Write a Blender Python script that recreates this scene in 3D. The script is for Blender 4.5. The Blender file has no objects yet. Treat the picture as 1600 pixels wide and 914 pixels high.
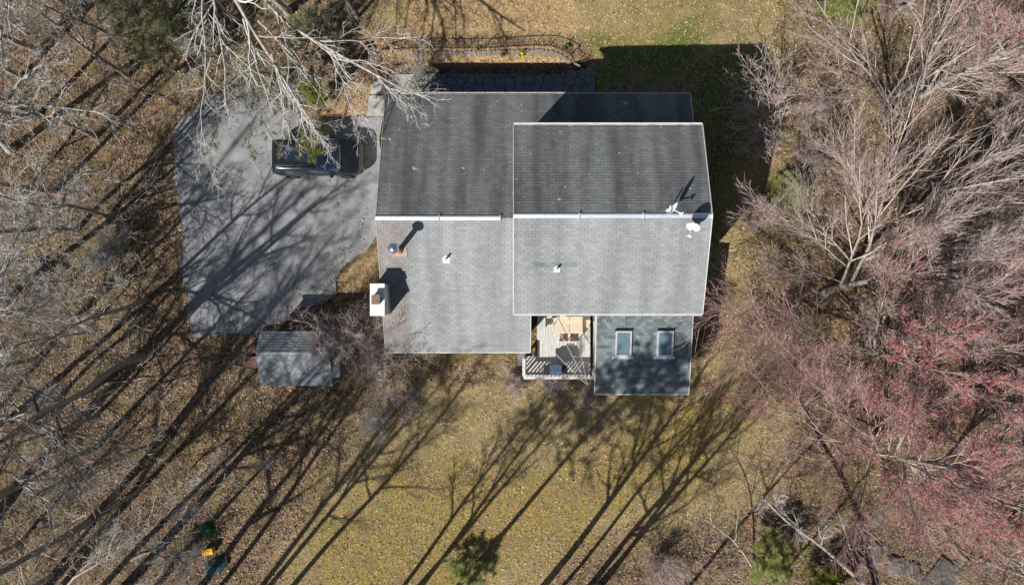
import bpy, bmesh, math, random
import numpy as np
from mathutils import Vector, Matrix
R = math.radians
H = 36.3            # drone height above the ground, metres
K = 0.034           # metres per photo pixel on the ground below the drone
SC = bpy.context.scene
COL = SC.collection
# ---------------------------------------------------------------- camera, sky, sun
cam = bpy.data.cameras.new('camera'); camo = bpy.data.objects.new('camera', cam); COL.objects.link(camo)
camo.location = (0, 0, H); camo.rotation_euler = (0, 0, 0)
cam.sensor_width = 36; cam.lens = 36 * H / (1600 * K); cam.clip_start = 0.5; cam.clip_end = 2000
SC.camera = camo
SC.view_settings.view_transform = 'Standard'; SC.view_settings.look = 'None'
SC.view_settings.gamma = 1; SC.view_settings.exposure = 0.45
SUN_EL, SUN_AZ = R(38.8), math.atan2(-.648, -.762)
w = bpy.data.worlds.new('World'); SC.world = w; w.use_nodes = True
nt = w.node_tree; bg = nt.nodes['Background']
sky = nt.nodes.new('ShaderNodeTexSky'); sky.sky_type = 'NISHITA'; sky.sun_disc = False
sky.sun_elevation = SUN_EL; sky.sun_rotation = SUN_AZ % (2 * math.pi)
nt.links.new(sky.outputs[0], bg.inputs[0]); bg.inputs[1].default_value = 0.05
sl = bpy.data.lights.new('sun', 'SUN'); sl.energy = 5.0; sl.angle = R(0.5); sl.color = (1, .97, .925)
so = bpy.data.objects.new('sun', sl); COL.objects.link(so)
SDIR = Vector((-.648 * math.cos(SUN_EL), -.762 * math.cos(SUN_EL), math.sin(SUN_EL)))
so.rotation_euler = SDIR.to_track_quat('Z', 'Y').to_euler(); so.location = (-20, -24, 30)
SC.cycles.max_bounces = 4; SC.cycles.diffuse_bounces = 1; SC.cycles.glossy_bounces = 2; SC.cycles.transmission_bounces = 3

rng = np.random.default_rng(7); random.seed(7)
def P(px, py, z=0.0):
    s = K * (H - z) / H
    return ((px - 800) * s, (457 - py) * s, z)
def PV(px, py, z=0.0): return Vector(P(px, py, z))

# ---------------------------------------------------------------- object helpers
def tag(o, label=None, cat=None, group=None, kind=None):
    if label: o['label'] = label
    if cat: o['category'] = cat
    if group: o['group'] = group
    if kind: o['kind'] = kind
    return o
def empty(name, loc, label, cat, group=None):
    o = bpy.data.objects.new(name, None); COL.objects.link(o); o.location = loc
    o.empty_display_size = .2
    return tag(o, label, cat, group)
def link(name, me, mat, parent=None, loc=None, smooth=False):
    if mat is not None and len(me.materials) == 0: me.materials.append(mat)
    if smooth: me.polygons.foreach_set('use_smooth', [True] * len(me.polygons))
    o = bpy.data.objects.new(name, me); COL.objects.link(o)
    if parent is not None:
        o.parent = parent
        if loc is None: o.matrix_parent_inverse = Matrix.Translation(parent_world(parent)).inverted()
    if loc is not None: o.location = loc
    return o
def parent_world(p):
    v = Vector((0, 0, 0))
    while p is not None:
        v = v + Vector(p.location) if p.parent is None else v + Vector(p.location)
        if p.parent is not None and p.matrix_parent_inverse != Matrix.Identity(4):
            v = v + p.matrix_parent_inverse.translation
        p = p.parent
    return v
def npmesh(name, V, F):
    """V (n,3) array, F (m,k) int array, all faces with k corners"""
    me = bpy.data.meshes.new(name); V = np.asarray(V, np.float32); F = np.asarray(F, np.int32)
    n, m, k = len(V), len(F), F.shape[1]
    me.vertices.add(n); me.vertices.foreach_set('co', V.ravel())
    me.loops.add(m * k); me.loops.foreach_set('vertex_index', F.ravel())
    me.polygons.add(m); me.polygons.foreach_set('loop_start', np.arange(0, m * k, k, dtype=np.int32))
    try: me.polygons.foreach_set('loop_total', np.full(m, k, np.int32))
    except Exception: pass
    me.update(calc_edges=True); return me
class MB:
    def __init__(s): s.v = []; s.f = []
    def add(s, vs, fs):
        b = len(s.v); s.v += [tuple(v) for v in vs]; s.f += [tuple(i + b for i in f) for f in fs]; return s
    def box(s, x0, y0, z0, x1, y1, z1, M=None):
        vs = [Vector(c) for c in ((x0,y0,z0),(x1,y0,z0),(x1,y1,z0),(x0,y1,z0),(x0,y0,z1),(x1,y0,z1),(x1,y1,z1),(x0,y1,z1))]
        if M is not None: vs = [M @ v for v in vs]
        return s.add(vs, [(3,2,1,0),(4,5,6,7),(0,1,5,4),(1,2,6,5),(2,3,7,6),(3,0,4,7)])
    def bar(s, a, b, w, h, up=(0,0,1)):
        a = Vector(a); b = Vector(b); d = (b - a); L = d.length; d.normalize()
        u = Vector(up); side = d.cross(u)
        if side.length < 1e-4: side = d.cross(Vector((1,0,0)))
        side.normalize(); u = side.cross(d).normalized()
        M = Matrix((( d.x, side.x, u.x, a.x),(d.y, side.y, u.y, a.y),(d.z, side.z, u.z, a.z),(0,0,0,1)))
        return s.box(0, -w/2, -h/2, L, w/2, h/2, M)
    def tube(s, pts, r, n=10, cap=True):
        pts = [Vector(p) for p in pts]; rr = r if isinstance(r, (list, tuple)) else [r]*len(pts)
        rings = []
        for i, p in enumerate(pts):
            d = (pts[min(i+1,len(pts)-1)] - pts[max(i-1,0)]).normalized()
            ref = Vector((0,0,1)) if abs(d.z) < .9 else Vector((1,0,0))
            u = d.cross(ref).normalized(); v = d.cross(u)
            rings.append([p + (u*math.cos(2*math.pi*k/n) + v*math.sin(2*math.pi*k/n))*rr[i] for k in range(n)])
        vs = [q for rg in rings for q in rg]
        fs = [(i*n+k, i*n+(k+1)%n, (i+1)*n+(k+1)%n, (i+1)*n+k) for i in range(len(pts)-1) for k in range(n)]
        if cap: fs += [tuple(range(n-1,-1,-1)), tuple((len(pts)-1)*n+k for k in range(n))]
        return s.add(vs, fs)
    def poly(s, pts, z0, z1):
        n = len(pts); vs = [(p[0],p[1],z0) for p in pts] + [(p[0],p[1],z1) for p in pts]
        return s.add(vs, [tuple(range(n-1,-1,-1)), tuple(range(n,2*n))] + [(i,(i+1)%n,n+(i+1)%n,n+i) for i in range(n)])
    def mesh(s, name='m'):
        me = bpy.data.meshes.new(name); me.from_pydata(s.v, [], s.f); me.update()
        bm = bmesh.new(); bm.from_mesh(me); bmesh.ops.recalc_face_normals(bm, faces=bm.faces); bm.to_mesh(me); bm.free()
        return me
    def build(s, name, mat, parent=None, bevel=0, smooth=False):
        me = s.mesh(name)
        if bevel:
            bm = bmesh.new(); bm.from_mesh(me)
            bmesh.ops.bevel(bm, geom=bm.edges[:], offset=bevel, segments=2, affect='EDGES', profile=.7)
            bm.to_mesh(me); bm.free()
        return link(name, me, mat, parent, smooth=smooth)

# ---------------------------------------------------------------- materials
def mat(name, col, rough=.8, metal=0, vary=None, scale=8, bump=0, bscale=None, stretch=(1,1,1), spec=.3, coat=0, island=None, col3=None):
    m = bpy.data.materials.new(name); m.use_nodes = True; t = m.node_tree; b = t.nodes['Principled BSDF']
    b.inputs['Roughness'].default_value = rough; b.inputs['Metallic'].default_value = metal
    b.inputs['Specular IOR Level'].default_value = spec; b.inputs['Coat Weight'].default_value = coat
    b.inputs['Coat Roughness'].default_value = .04
    b.inputs['Base Color'].default_value = (*col, 1)
    tc = t.nodes.new('ShaderNodeTexCoord'); mp = t.nodes.new('ShaderNodeMapping'); mp.inputs['Scale'].default_value = stretch
    t.links.new(tc.outputs['Object'], mp.inputs[0]); last = None
    if vary is not None:
        n = t.nodes.new('ShaderNodeTexNoise'); n.inputs['Scale'].default_value = scale; n.inputs['Detail'].default_value = 6
        n.inputs['Roughness'].default_value = .65; t.links.new(mp.outputs[0], n.inputs['Vector'])
        cr = t.nodes.new('ShaderNodeValToRGB'); cr.color_ramp.elements[0].position = .33; cr.color_ramp.elements[1].position = .68
        cr.color_ramp.elements[0].color = (*vary, 1); cr.color_ramp.elements[1].color = (*col, 1)
        if col3: e = cr.color_ramp.elements.new(.8); e.color = (*col3, 1)
        t.links.new(n.outputs[0], cr.inputs[0]); last = cr.outputs[0]
    if island is not None:
        g = t.nodes.new('ShaderNodeNewGeometry'); cr = t.nodes.new('ShaderNodeValToRGB')
        el = cr.color_ramp.elements
        for i, c in enumerate(island):
            if i < 2: e = el[i]; e.position = i / (len(island) - 1)
            else: e = el.new(i / (len(island) - 1))
        for i, c in enumerate(island):
            el[i].position = i / (len(island) - 1); el[i].color = (*c, 1)
        t.links.new(g.outputs['Random Per Island'], cr.inputs[0])
        if last is None: last = cr.outputs[0]
        else:
            mx = t.nodes.new('ShaderNodeMixRGB'); mx.blend_type = 'MULTIPLY'; mx.inputs[0].default_value = 1
            t.links.new(last, mx.inputs[1]); t.links.new(cr.outputs[0], mx.inputs[2]); last = mx.outputs[0]
    if last is not None: t.links.new(last, b.inputs['Base Color'])
    if bump:
        n2 = t.nodes.new('ShaderNodeTexNoise'); n2.inputs['Scale'].default_value = bscale or scale * 3; n2.inputs['Detail'].default_value = 4
        t.links.new(mp.outputs[0], n2.inputs['Vector'])
        bp = t.nodes.new('ShaderNodeBump'); bp.inputs['Strength'].default_value = bump; bp.inputs['Distance'].default_value = .03
        t.links.new(n2.outputs[0], bp.inputs['Height']); t.links.new(bp.outputs[0], b.inputs['Normal'])
    return m
def nodes(m): return m.node_tree.nodes, m.node_tree.links, m.node_tree.nodes['Principled BSDF']
M = {}
M['trim'] = mat('white_trim', (.6,.59,.56), .55, vary=(.5,.48,.44), scale=3)
M['trim_old'] = mat('weathered_trim', (.45,.42,.37), .7, vary=(.25,.22,.18), scale=5)
M['siding'] = mat('siding', (.62,.6,.55), .7, vary=(.55,.53,.48), scale=1.5)
M['alu'] = mat('aluminium', (.78,.8,.83), .35, metal=.55, vary=(.62,.64,.68), scale=4)
M['white_metal'] = mat('white_metal', (.82,.82,.8), .4, vary=(.66,.64,.6), scale=6)
M['glass'] = mat('window_glass', (.05,.07,.09), .05, spec=1, coat=1)
M['skyglass'] = mat('skylight_glass', (.13,.2,.23), .12, spec=.8, coat=.6, vary=(.09,.15,.18), scale=6)
M['dark_metal'] = mat('dark_metal', (.03,.03,.035), .5, metal=.3)
M['galv'] = mat('galvanised_steel', (.6,.65,.72), .22, metal=.9, vary=(.5,.55,.62), scale=10)
M['rust'] = mat('rusty_flashing', (.5,.34,.25), .75, vary=(.28,.16,.1), scale=14)
M['brick'] = mat('chimney_brick', (.3,.14,.1), .85, vary=(.2,.09,.06), scale=10)
M['flue'] = mat('flue_clay', (.28,.19,.13), .85, vary=(.14,.09,.06), scale=9)
M['dish'] = mat('white_enamel', (.8,.8,.8), .35)
M['deckwood'] = mat('weathered_deck', (.7,.69,.66), .8, vary=(.4,.39,.35), scale=3, stretch=(9,1,1), bump=.2, island=[(.82,.82,.82),(1,1,1),(.92,.9,.86)])
M['tanwood'] = mat('tan_wood', (.68,.56,.4), .6, vary=(.55,.43,.29), scale=4, stretch=(1,9,1))
M['brownseat'] = mat('brown_seat', (.3,.13,.09), .7, vary=(.2,.09,.07), scale=8)
M['grill'] = mat('grill_lid', (.1,.16,.24), .25, metal=.5, coat=.8)  # the lid's blue is a sky reflection painted as its own colour
M['black'] = mat('black_plastic', (.015,.015,.017), .5)
M['rubber'] = mat('rubber', (.012,.012,.012), .85)
M['paint'] = mat('black_car_paint', (.006,.007,.01), .25, coat=1, spec=.6)
M['carglass'] = mat('car_glass', (.008,.022,.045), .04, spec=1, coat=1)  # blue of the reflected sky put into the base colour
M['rim'] = mat('alloy_rim', (.5,.5,.52), .3, metal=.9)
M['lamp'] = mat('lamp_lens', (.1,.11,.12), .1, spec=.8)
M['redlens'] = mat('red_lens', (.3,.01,.01), .15, spec=.8)
M['fence'] = mat('rusty_fence', (.11,.05,.035), .7, vary=(.06,.03,.025), scale=20)
M['stone'] = mat('flagstone', (.23,.245,.25), .85, vary=(.13,.14,.14), scale=5, bump=.3, island=[(.7,.72,.75),(1,1,1),(.85,.9,.95),(1.1,1.08,1.0)])
M['edgestone'] = mat('edging_stone', (.27,.24,.2), .9, vary=(.18,.17,.15), scale=6, bump=.4, island=[(.7,.7,.7),(1,1,1),(.9,.85,.8)])
M['concrete'] = mat('pale_concrete', (.44,.43,.38), .9, vary=(.27,.27,.23), scale=4, bump=.2)
M['greywood'] = mat('grey_boards', (.26,.26,.27), .85, vary=(.16,.16,.165), scale=4, stretch=(1,6,1))
M['brownwood'] = mat('brown_boards', (.26,.14,.1), .8, vary=(.16,.09,.06), scale=6, stretch=(6,1,1))
M['rock'] = mat('boulder', (.17,.16,.15), .9, vary=(.11,.075,.05), scale=4, bump=.8)
M['old_planks'] = mat('old_planks', (.13,.12,.11), .9, vary=(.07,.06,.05), scale=5)
M['tarp_teal'] = mat('teal_tarp', (.035,.1,.12), .45, vary=(.02,.06,.07), scale=5)
M['tarp_green'] = mat('green_tarp', (.02,.16,.06), .45, vary=(.01,.09,.03), scale=5)
M['yellow'] = mat('yellow_plastic', (.8,.42,.01), .45)
M['bark_pale'] = mat('pale_bark', (.5,.475,.42), .85, vary=(.22,.2,.17), scale=5, stretch=(1,1,1), bump=.5)
M['bark_grey'] = mat('grey_bark', (.36,.32,.27), .9, vary=(.2,.175,.14), scale=6, bump=.6)
M['bark_dark'] = mat('dark_bark', (.16,.13,.105), .9, vary=(.09,.07,.055), scale=6, bump=.6)
M['twig_pale'] = mat('pale_twig', (.4,.37,.335), .85, island=[(.3,.27,.24),(.5,.47,.43),(.7,.67,.63)])
M['twig_pink'] = mat('pinkish_twig', (.33,.25,.22), .85, island=[(.28,.2,.175),(.47,.37,.335),(.66,.57,.53)])
M['twig_brown'] = mat('brown_twig', (.2,.15,.12), .85, island=[(.13,.095,.075),(.22,.17,.14),(.3,.25,.21)])
M['bud_red'] = mat('red_buds', (.4,.12,.12), .75, island=[(.32,.08,.08),(.5,.14,.14),(.5,.25,.22)])
M['twig_red'] = mat('reddish_twig', (.38,.24,.22), .85, island=[(.28,.17,.155),(.45,.31,.285),(.62,.52,.485)])
M['bud_pink'] = mat('pink_buds', (.4,.2,.18), .7, island=[(.33,.15,.13),(.42,.2,.17),(.42,.26,.22)])
M['needle'] = mat('pine_needles', (.12,.17,.04), .7, island=[(.32,.35,.11),(.47,.5,.19),(.62,.63,.28)])
M['needle_dim'] = mat('grey_green_needles', (.12,.14,.07), .75, island=[(.24,.25,.14),(.33,.33,.19),(.42,.41,.26)])
M['needle_bright'] = mat('bright_needles', (.28,.32,.05), .7, island=[(.2,.25,.04),(.3,.33,.05),(.4,.38,.08)])
for k_ in ('needle', 'needle_dim', 'needle_bright'):   # needles let some light through
    N_, L_, B_ = nodes(M[k_]); tl = N_.new('ShaderNodeBsdfTranslucent'); ms = N_.new('ShaderNodeMixShader'); ms.inputs[0].default_value = .45
    src = B_.inputs['Base Color'].links[0].from_socket; L_.new(src, tl.inputs[0]); out_ = N_['Material Output']
    L_.new(B_.outputs[0], ms.inputs[1]); L_.new(tl.outputs[0], ms.inputs[2]); L_.new(ms.outputs[0], out_.inputs[0])
M['leaf'] = mat('fallen_leaf', (.3,.2,.13), .85, island=[(.08,.052,.037),(.18,.12,.083),(.28,.19,.135),(.36,.26,.185),(.48,.38,.29)])
M['grassdry'] = mat('dry_grass', (.36,.3,.14), .9, island=[(.2,.145,.055),(.34,.26,.11),(.46,.36,.17),(.58,.47,.27)])
M['grassgreen'] = mat('green_grass', (.15,.18,.05), .9, island=[(.08,.11,.025),(.15,.18,.045),(.24,.25,.08)])
M['flower'] = mat('yellow_petal', (.85,.6,.02), .6)

def shingle_mat(name, base, lo, hi, stain=None, streak=(.75, 1.0), rust=False, lichen=False):
    m = bpy.data.materials.new(name); m.use_nodes = True; N, Lk, b = nodes(m)
    b.inputs['Roughness'].default_value = .92; b.inputs['Specular IOR Level'].default_value = .15
    g = N.new('ShaderNodeNewGeometry'); cr = N.new('ShaderNodeValToRGB')
    cr.color_ramp.elements[0].color = (*lo, 1); cr.color_ramp.elements[1].color = (*hi, 1)
    Lk.new(g.outputs['Random Per Island'], cr.inputs[0]); last = cr.outputs[0]
    tc = N.new('ShaderNodeTexCoord')
    # run-off streaks down the slope
    mp = N.new('ShaderNodeMapping'); mp.inputs['Scale'].default_value = (1.3, .16, .2); Lk.new(tc.outputs['Object'], mp.inputs[0])
    n = N.new('ShaderNodeTexNoise'); n.inputs['Scale'].default_value = 1.0; n.inputs['Detail'].default_value = 5; Lk.new(mp.outputs[0], n.inputs['Vector'])
    mr = N.new('ShaderNodeMapRange'); mr.inputs['From Min'].default_value = .35; mr.inputs['From Max'].default_value = .62
    mr.inputs['To Min'].default_value = streak[0]; mr.inputs['To Max'].default_value = streak[1]; Lk.new(n.outputs[0], mr.inputs[0])
    mx = N.new('ShaderNodeMixRGB'); mx.blend_type = 'MULTIPLY'; mx.inputs[0].default_value = 1
    Lk.new(last, mx.inputs[1]); Lk.new(mr.outputs[0], mx.inputs[2]); last = mx.outputs[0]
    # granule speckle
    n2 = N.new('ShaderNodeTexNoise'); n2.inputs['Scale'].default_value = 45; n2.inputs['Detail'].default_value = 3; Lk.new(tc.outputs['Object'], n2.inputs['Vector'])
    mr2 = N.new('ShaderNodeMapRange'); mr2.inputs['To Min'].default_value = .8; mr2.inputs['To Max'].default_value = 1.2; Lk.new(n2.outputs[0], mr2.inputs[0])
    mx = N.new('ShaderNodeMixRGB'); mx.blend_type = 'MULTIPLY'; mx.inputs[0].default_value = 1
    Lk.new(last, mx.inputs[1]); Lk.new(mr2.outputs[0], mx.inputs[2]); last = mx.outputs[0]
    if rust:   # brown stained strip below the flue, x about -6.1 .. -5.0
        sp = N.new('ShaderNodeSeparateXYZ'); Lk.new(tc.outputs['Object'], sp.inputs[0])
        n3 = N.new('ShaderNodeTexNoise'); n3.inputs['Scale'].default_value = 1.1; n3.inputs['Detail'].default_value = 6; Lk.new(tc.outputs['Object'], n3.inputs['Vector'])
        ad = N.new('ShaderNodeMath'); ad.operation = 'MULTIPLY_ADD'; ad.inputs[1].default_value = .55; Lk.new(n3.outputs[0], ad.inputs[0]); Lk.new(sp.outputs[0], ad.inputs[2])
        mr3 = N.new('ShaderNodeMapRange'); mr3.inputs['From Min'].default_value = -4.95; mr3.inputs['From Max'].default_value = -4.5
        mr3.inputs['To Min'].default_value = .75; mr3.inputs['To Max'].default_value = 0; Lk.new(ad.outputs[0], mr3.inputs[0])
        n4 = N.new('ShaderNodeTexNoise'); n4.inputs['Scale'].default_value = 3.5; Lk.new(tc.outputs['Object'], n4.inputs['Vector'])
        mu = N.new('ShaderNodeMath'); mu.operation = 'MULTIPLY'; Lk.new(mr3.outputs[0], mu.inputs[0]); Lk.new(n4.outputs[0], mu.inputs[1])
        mx = N.new('ShaderNodeMixRGB'); mx.inputs[2].default_value = (.17,.105,.075,1); Lk.new(mu.outputs[0], mx.inputs[0]); Lk.new(last, mx.inputs[1]); last = mx.outputs[0]
    if lichen:
        v = N.new('ShaderNodeTexNoise'); v.inputs['Scale'].default_value = 3.2; v.inputs['Detail'].default_value = 2; Lk.new(tc.outputs['Object'], v.inputs['Vector'])
        mr4 = N.new('ShaderNodeMapRange'); mr4.inputs['From Min'].default_value = .725; mr4.inputs['From Max'].default_value = .745; Lk.new(v.outputs[0], mr4.inputs[0])
        mx = N.new('ShaderNodeMixRGB'); mx.inputs[2].default_value = (.42,.43,.36,1); Lk.new(mr4.outputs[0], mx.inputs[0]); Lk.new(last, mx.inputs[1]); last = mx.outputs[0]
    Lk.new(last, b.inputs['Base Color'])
    bp = N.new('ShaderNodeBump'); bp.inputs['Strength'].default_value = .25; bp.inputs['Distance'].default_value = .01
    Lk.new(n2.outputs[0], bp.inputs['Height']); Lk.new(bp.outputs[0], b.inputs['Normal'])
    return m
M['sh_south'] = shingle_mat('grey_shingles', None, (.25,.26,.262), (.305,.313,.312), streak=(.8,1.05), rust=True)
M['sh_north'] = shingle_mat('shade_painted_shingles', None, (.14,.145,.145), (.185,.19,.19), streak=(.6,1.12), lichen=True)  # same shingles as the south, the north slope's shade put into the colour
M['sh_annex'] = shingle_mat('blue_green_shingles', None, (.105,.13,.14), (.22,.255,.265), streak=(.85,1.0))
M['sh_shed'] = shingle_mat('shed_shingles', None, (.19,.21,.22), (.30,.325,.34), streak=(.75,1.05))
M['felt'] = mat('roof_felt', (.05,.05,.05), .95)

# ---------------------------------------------------------------- ground zones (masks of material, in metres)
def inpoly(x, y, poly):
    c = np.zeros(x.shape, bool); n = len(poly); j = n - 1
    for i in range(n):
        xi, yi = poly[i]; xj, yj = poly[j]
        if yi != yj: c ^= ((yi > y) != (yj > y)) & (x < (xj - xi) * (y - yi) / (yj - yi) + xi)
        j = i
    return c
def pdist(x, y, poly):
    d = np.full(x.shape, 1e9); n = len(poly)
    for i in range(n):
        ax, ay = poly[i]; bx, by = poly[(i+1) % n]; dx, dy = bx-ax, by-ay
        t = np.clip(((x-ax)*dx + (y-ay)*dy) / (dx*dx+dy*dy+1e-9), 0, 1)
        d = np.minimum(d, np.hypot(x-ax-t*dx, y-ay-t*dy))
    return np.where(inpoly(x, y, poly), -d, d)
def mask(x, y, polys, soft):
    m = np.zeros(x.shape)
    for p in polys:
        q = [P(a, b)[:2] for a, b in p]
        m = np.maximum(m, np.clip(.5 - pdist(x, y, q) / soft, 0, 1))
    return m
_nt = rng.random((64, 64))
def vnoise(x, y, s):
    x = np.asarray(x) * s; y = np.asarray(y) * s; xi = np.floor(x).astype(int); yi = np.floor(y).astype(int)
    fx = x - xi; fy = y - yi; fx = fx*fx*(3-2*fx); fy = fy*fy*(3-2*fy)
    g = lambda a, b: _nt[a % 64, b % 64]
    return (g(xi,yi)*(1-fx) + g(xi+1,yi)*fx)*(1-fy) + (g(xi,yi+1)*(1-fx) + g(xi+1,yi+1)*fx)*fy
LAWN = [[(575,600),(800,575),(1080,575),(1150,520),(1190,560),(1205,640),(1240,720),(1190,800),(1080,830),(985,815),(890,850),(860,940),(640,960),(430,930),(440,860),(500,770),(540,690)],
        [(690,-60),(1190,-60),(1230,20),(1225,100),(1215,330),(1160,400),(1150,520),(1080,480),(1080,140),(920,140),(915,80),(860,62),(640,62),(560,50),(600,-20)]]
GOLD = [[(600,740),(680,700),(760,740),(900,740),(980,660),(1100,600),(1160,600),(1100,760),(960,800),(900,860),(780,880),(700,940),(470,940),(500,840)],
        [(1140,400),(1150,470),(1130,480)], [(920,60),(1100,50),(1110,85),(930,95)]]
GREEN = [[(920,66),(1000,60),(1080,60),(1190,78),(1190,140),(1140,300),(1120,420),(1080,430),(1090,130),(940,130),(920,100)],
         [(1205,280),(1250,275),(1262,310),(1230,340),(1195,330)], [(940,120),(1080,20),(1120,60),(1060,110)], [(200,0),(300,0),(290,60),(220,70)],
         [(1170,570),(1200,560),(1200,640),(1170,620)], [(1280,0),(1350,0),(1340,40),(1290,30)]]
SAND = [[(655,78),(860,78),(905,100),(880,104),(660,104)],[(480,140),(560,130),(590,130),(585,185),(500,190)],[(525,455),(530,430),(560,400),(592,380),(592,450)],[(640,0),(700,-20),(900,-20),(900,60),(650,60)]]
BED = [[(560,-400),(640,-400),(900,-400),(1300,-400),(1300,40),(1000,70),(925,84),(912,103),(880,106),(660,106),(640,90),(560,60)]]
def hgt(x, y):
    x = np.asarray(x, float); y = np.asarray(y, float)
    h = .10 * (vnoise(x, y, .23) - .5) + .05 * (vnoise(x+9, y+4, .8) - .5)
    tt = np.clip((x - P(880,0)[0]) / 3.0, 0, 1)
    bed = mask(x, y, BED, .25) * (1-tt) + mask(x, y, BED, 3.0) * tt
    up = np.clip((P(1180,0)[0] - x) / 8.5, 0, 1)
    flat = mask(x, y, [[(265,180),(600,170),(600,130),(930,110),(1110,140),(1110,620),(800,640),(600,560),(520,420),(440,520),(290,530)]], 1.6)
    left = np.clip((-20 - x) / 25, 0, 1) * 1.2
    return h * (1 - flat * .85) + .55 * bed * up + left - .03*flat
def hz(x, y): return float(hgt(np.array([x]), np.array([y]))[0])
def PG(px, py, dz=0.0):
    x, y, _ = P(px, py); z = hz(x, y); x, y, _ = P(px, py, z); return Vector((x, y, z + dz))

def build_ground():
    def axis(lo, hi, st):
        a = np.arange(lo, hi + st/2, st); e = 1.22 ** np.arange(1, 22) * st * 2.0; e = np.cumsum(e)
        return np.concatenate([lo - e[::-1], a, hi + e])
    xs = axis(-31, 31, .2); ys = axis(-19, 19, .2)
    X, Y = np.meshgrid(xs, ys); x = X.ravel(); y = Y.ravel()
    z = hgt(x, y); V = np.stack([x, y, z], 1); nx, ny = len(xs), len(ys)
    i = np.arange(nx-1)[None, :] + nx * np.arange(ny-1)[:, None]; i = i.ravel()
    me = npmesh('ground', V, np.stack([i, i+1, i+1+nx, i+nx], 1))
    at = me.color_attributes.new('zone', 'FLOAT_COLOR', 'POINT')
    c = np.ones((len(x), 4), np.float32)
    wob = (vnoise(x, y, .9) - .5) * 1.6 + (vnoise(x+5, y, 2.3) - .5) * .8
    c[:, 0] = np.clip(mask(x+wob*1.5, y+wob, LAWN, 2.8), 0, 1)
    c[:, 1] = mask(x+wob, y-wob, GOLD, 2.6); c[:, 2] = np.maximum(mask(x+wob, y+wob, GREEN, 1.6)*.9, 0); c[:, 3] = mask(x+wob*.3, y, SAND, .8)
    at.data.foreach_set('color', c.ravel())
    m = bpy.data.materials.new('ground_soil'); m.use_nodes = True; N, L, b = nodes(m)
    b.inputs['Roughness'].default_value = .95; b.inputs['Specular IOR Level'].default_value = .1
    A = N.new('ShaderNodeAttribute'); A.attribute_name = 'zone'; sp = N.new('ShaderNodeSeparateColor'); L.new(A.outputs['Color'], sp.inputs[0])
    tc = N.new('ShaderNodeTexCoord')
    def noise(s, d=5, r=.6, off=0):
        n = N.new('ShaderNodeTexNoise'); n.inputs['Scale'].default_value = s; n.inputs['Detail'].default_value = d; n.inputs['Roughness'].default_value = r
        mp = N.new('ShaderNodeMapping'); mp.inputs['Location'].default_value = (off, off, 0); L.new(tc.outputs['Object'], mp.inputs[0]); L.new(mp.outputs[0], n.inputs['Vector']); return n.outputs[0]
    def ramp(src, cs):
        cr = N.new('ShaderNodeValToRGB'); el = cr.color_ramp.elements
        while len(el) < len(cs): el.new(.5)
        for e, (p, c3) in zip(el, cs): e.position = p; e.color = (*c3, 1)
        L.new(src, cr.inputs[0]); return cr.outputs[0]
    def mix(f, a, c, bt='MIX'):
        mx = N.new('ShaderNodeMixRGB'); mx.blend_type = bt
        if isinstance(f, float): mx.inputs[0].default_value = f
        else: L.new(f, mx.inputs[0])
        L.new(a, mx.inputs[1])
        if isinstance(c, tuple): mx.inputs[2].default_value = (*c, 1)
        else: L.new(c, mx.inputs[2])
        return mx.outputs[0]
    def thr(mk, nz, soft=.12):
        a = N.new('ShaderNodeMath'); a.operation = 'MULTIPLY_ADD'; a.inputs[1].default_value = .9; a.inputs[2].default_value = -.45; L.new(nz, a.inputs[0])
        s = N.new('ShaderNodeMath'); s.operation = 'ADD'; L.new(a.outputs[0], s.inputs[0]); L.new(mk, s.inputs[1])
        r = N.new('ShaderNodeMapRange'); r.inputs['From Min'].default_value = .5 - soft; r.inputs['From Max'].default_value = .5 + soft; L.new(s.outputs[0], r.inputs[0]); return r.outputs[0]
    vo = N.new('ShaderNodeTexVoronoi'); vo.inputs['Scale'].default_value = 9; L.new(tc.outputs['Object'], vo.inputs['Vector'])
    vs = N.new('ShaderNodeSeparateColor'); L.new(vo.outputs['Color'], vs.inputs[0])
    litter = ramp(vs.outputs[0], [(0,(.055,.036,.024)),(.4,(.125,.08,.053)),(.75,(.21,.14,.092)),(1,(.35,.25,.17))])
    litter = mix(1.0, litter, ramp(noise(.5, 6), [(.3,(.55,.55,.55)),(.5,(.95,.93,.9)),(.7,(1.3,1.2,1.05))]), 'MULTIPLY')
    lawn = ramp(noise(14, 5, .75), [(.3,(.17,.13,.07)),(.45,(.34,.255,.11)),(.58,(.48,.37,.17)),(.75,(.63,.51,.27))])
    lawn = mix(thr(noise(.8, 5), noise(5, 3), .3), lawn, ramp(noise(11, 4, .7, 3), [(.3,(.12,.09,.05)),(.5,(.24,.18,.11)),(.7,(.4,.31,.2))]))
    gold = ramp(noise(8, 5, .7, 7), [(.3,(.11,.075,.02)),(.5,(.265,.19,.055)),(.7,(.49,.37,.14))])
    green = ramp(noise(9, 5, .7, 5), [(.3,(.05,.065,.018)),(.52,(.13,.15,.04)),(.72,(.27,.27,.1))])
    sand = ramp(noise(7, 6, .7, 9), [(.3,(.2,.125,.07)),(.5,(.38,.25,.13)),(.7,(.56,.4,.22))])
    c1 = mix(thr(sp.outputs[0], noise(3.5, 5, .7)), litter, lawn)
    c1 = mix(thr(sp.outputs[1], noise(1.6, 7, .75, 4), .3), c1, gold)
    # worn, leafy and mossy mottling at several sizes
    mm = N.new('ShaderNodeMath'); mm.operation = 'MULTIPLY'; mm.inputs[1].default_value = .75
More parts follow.
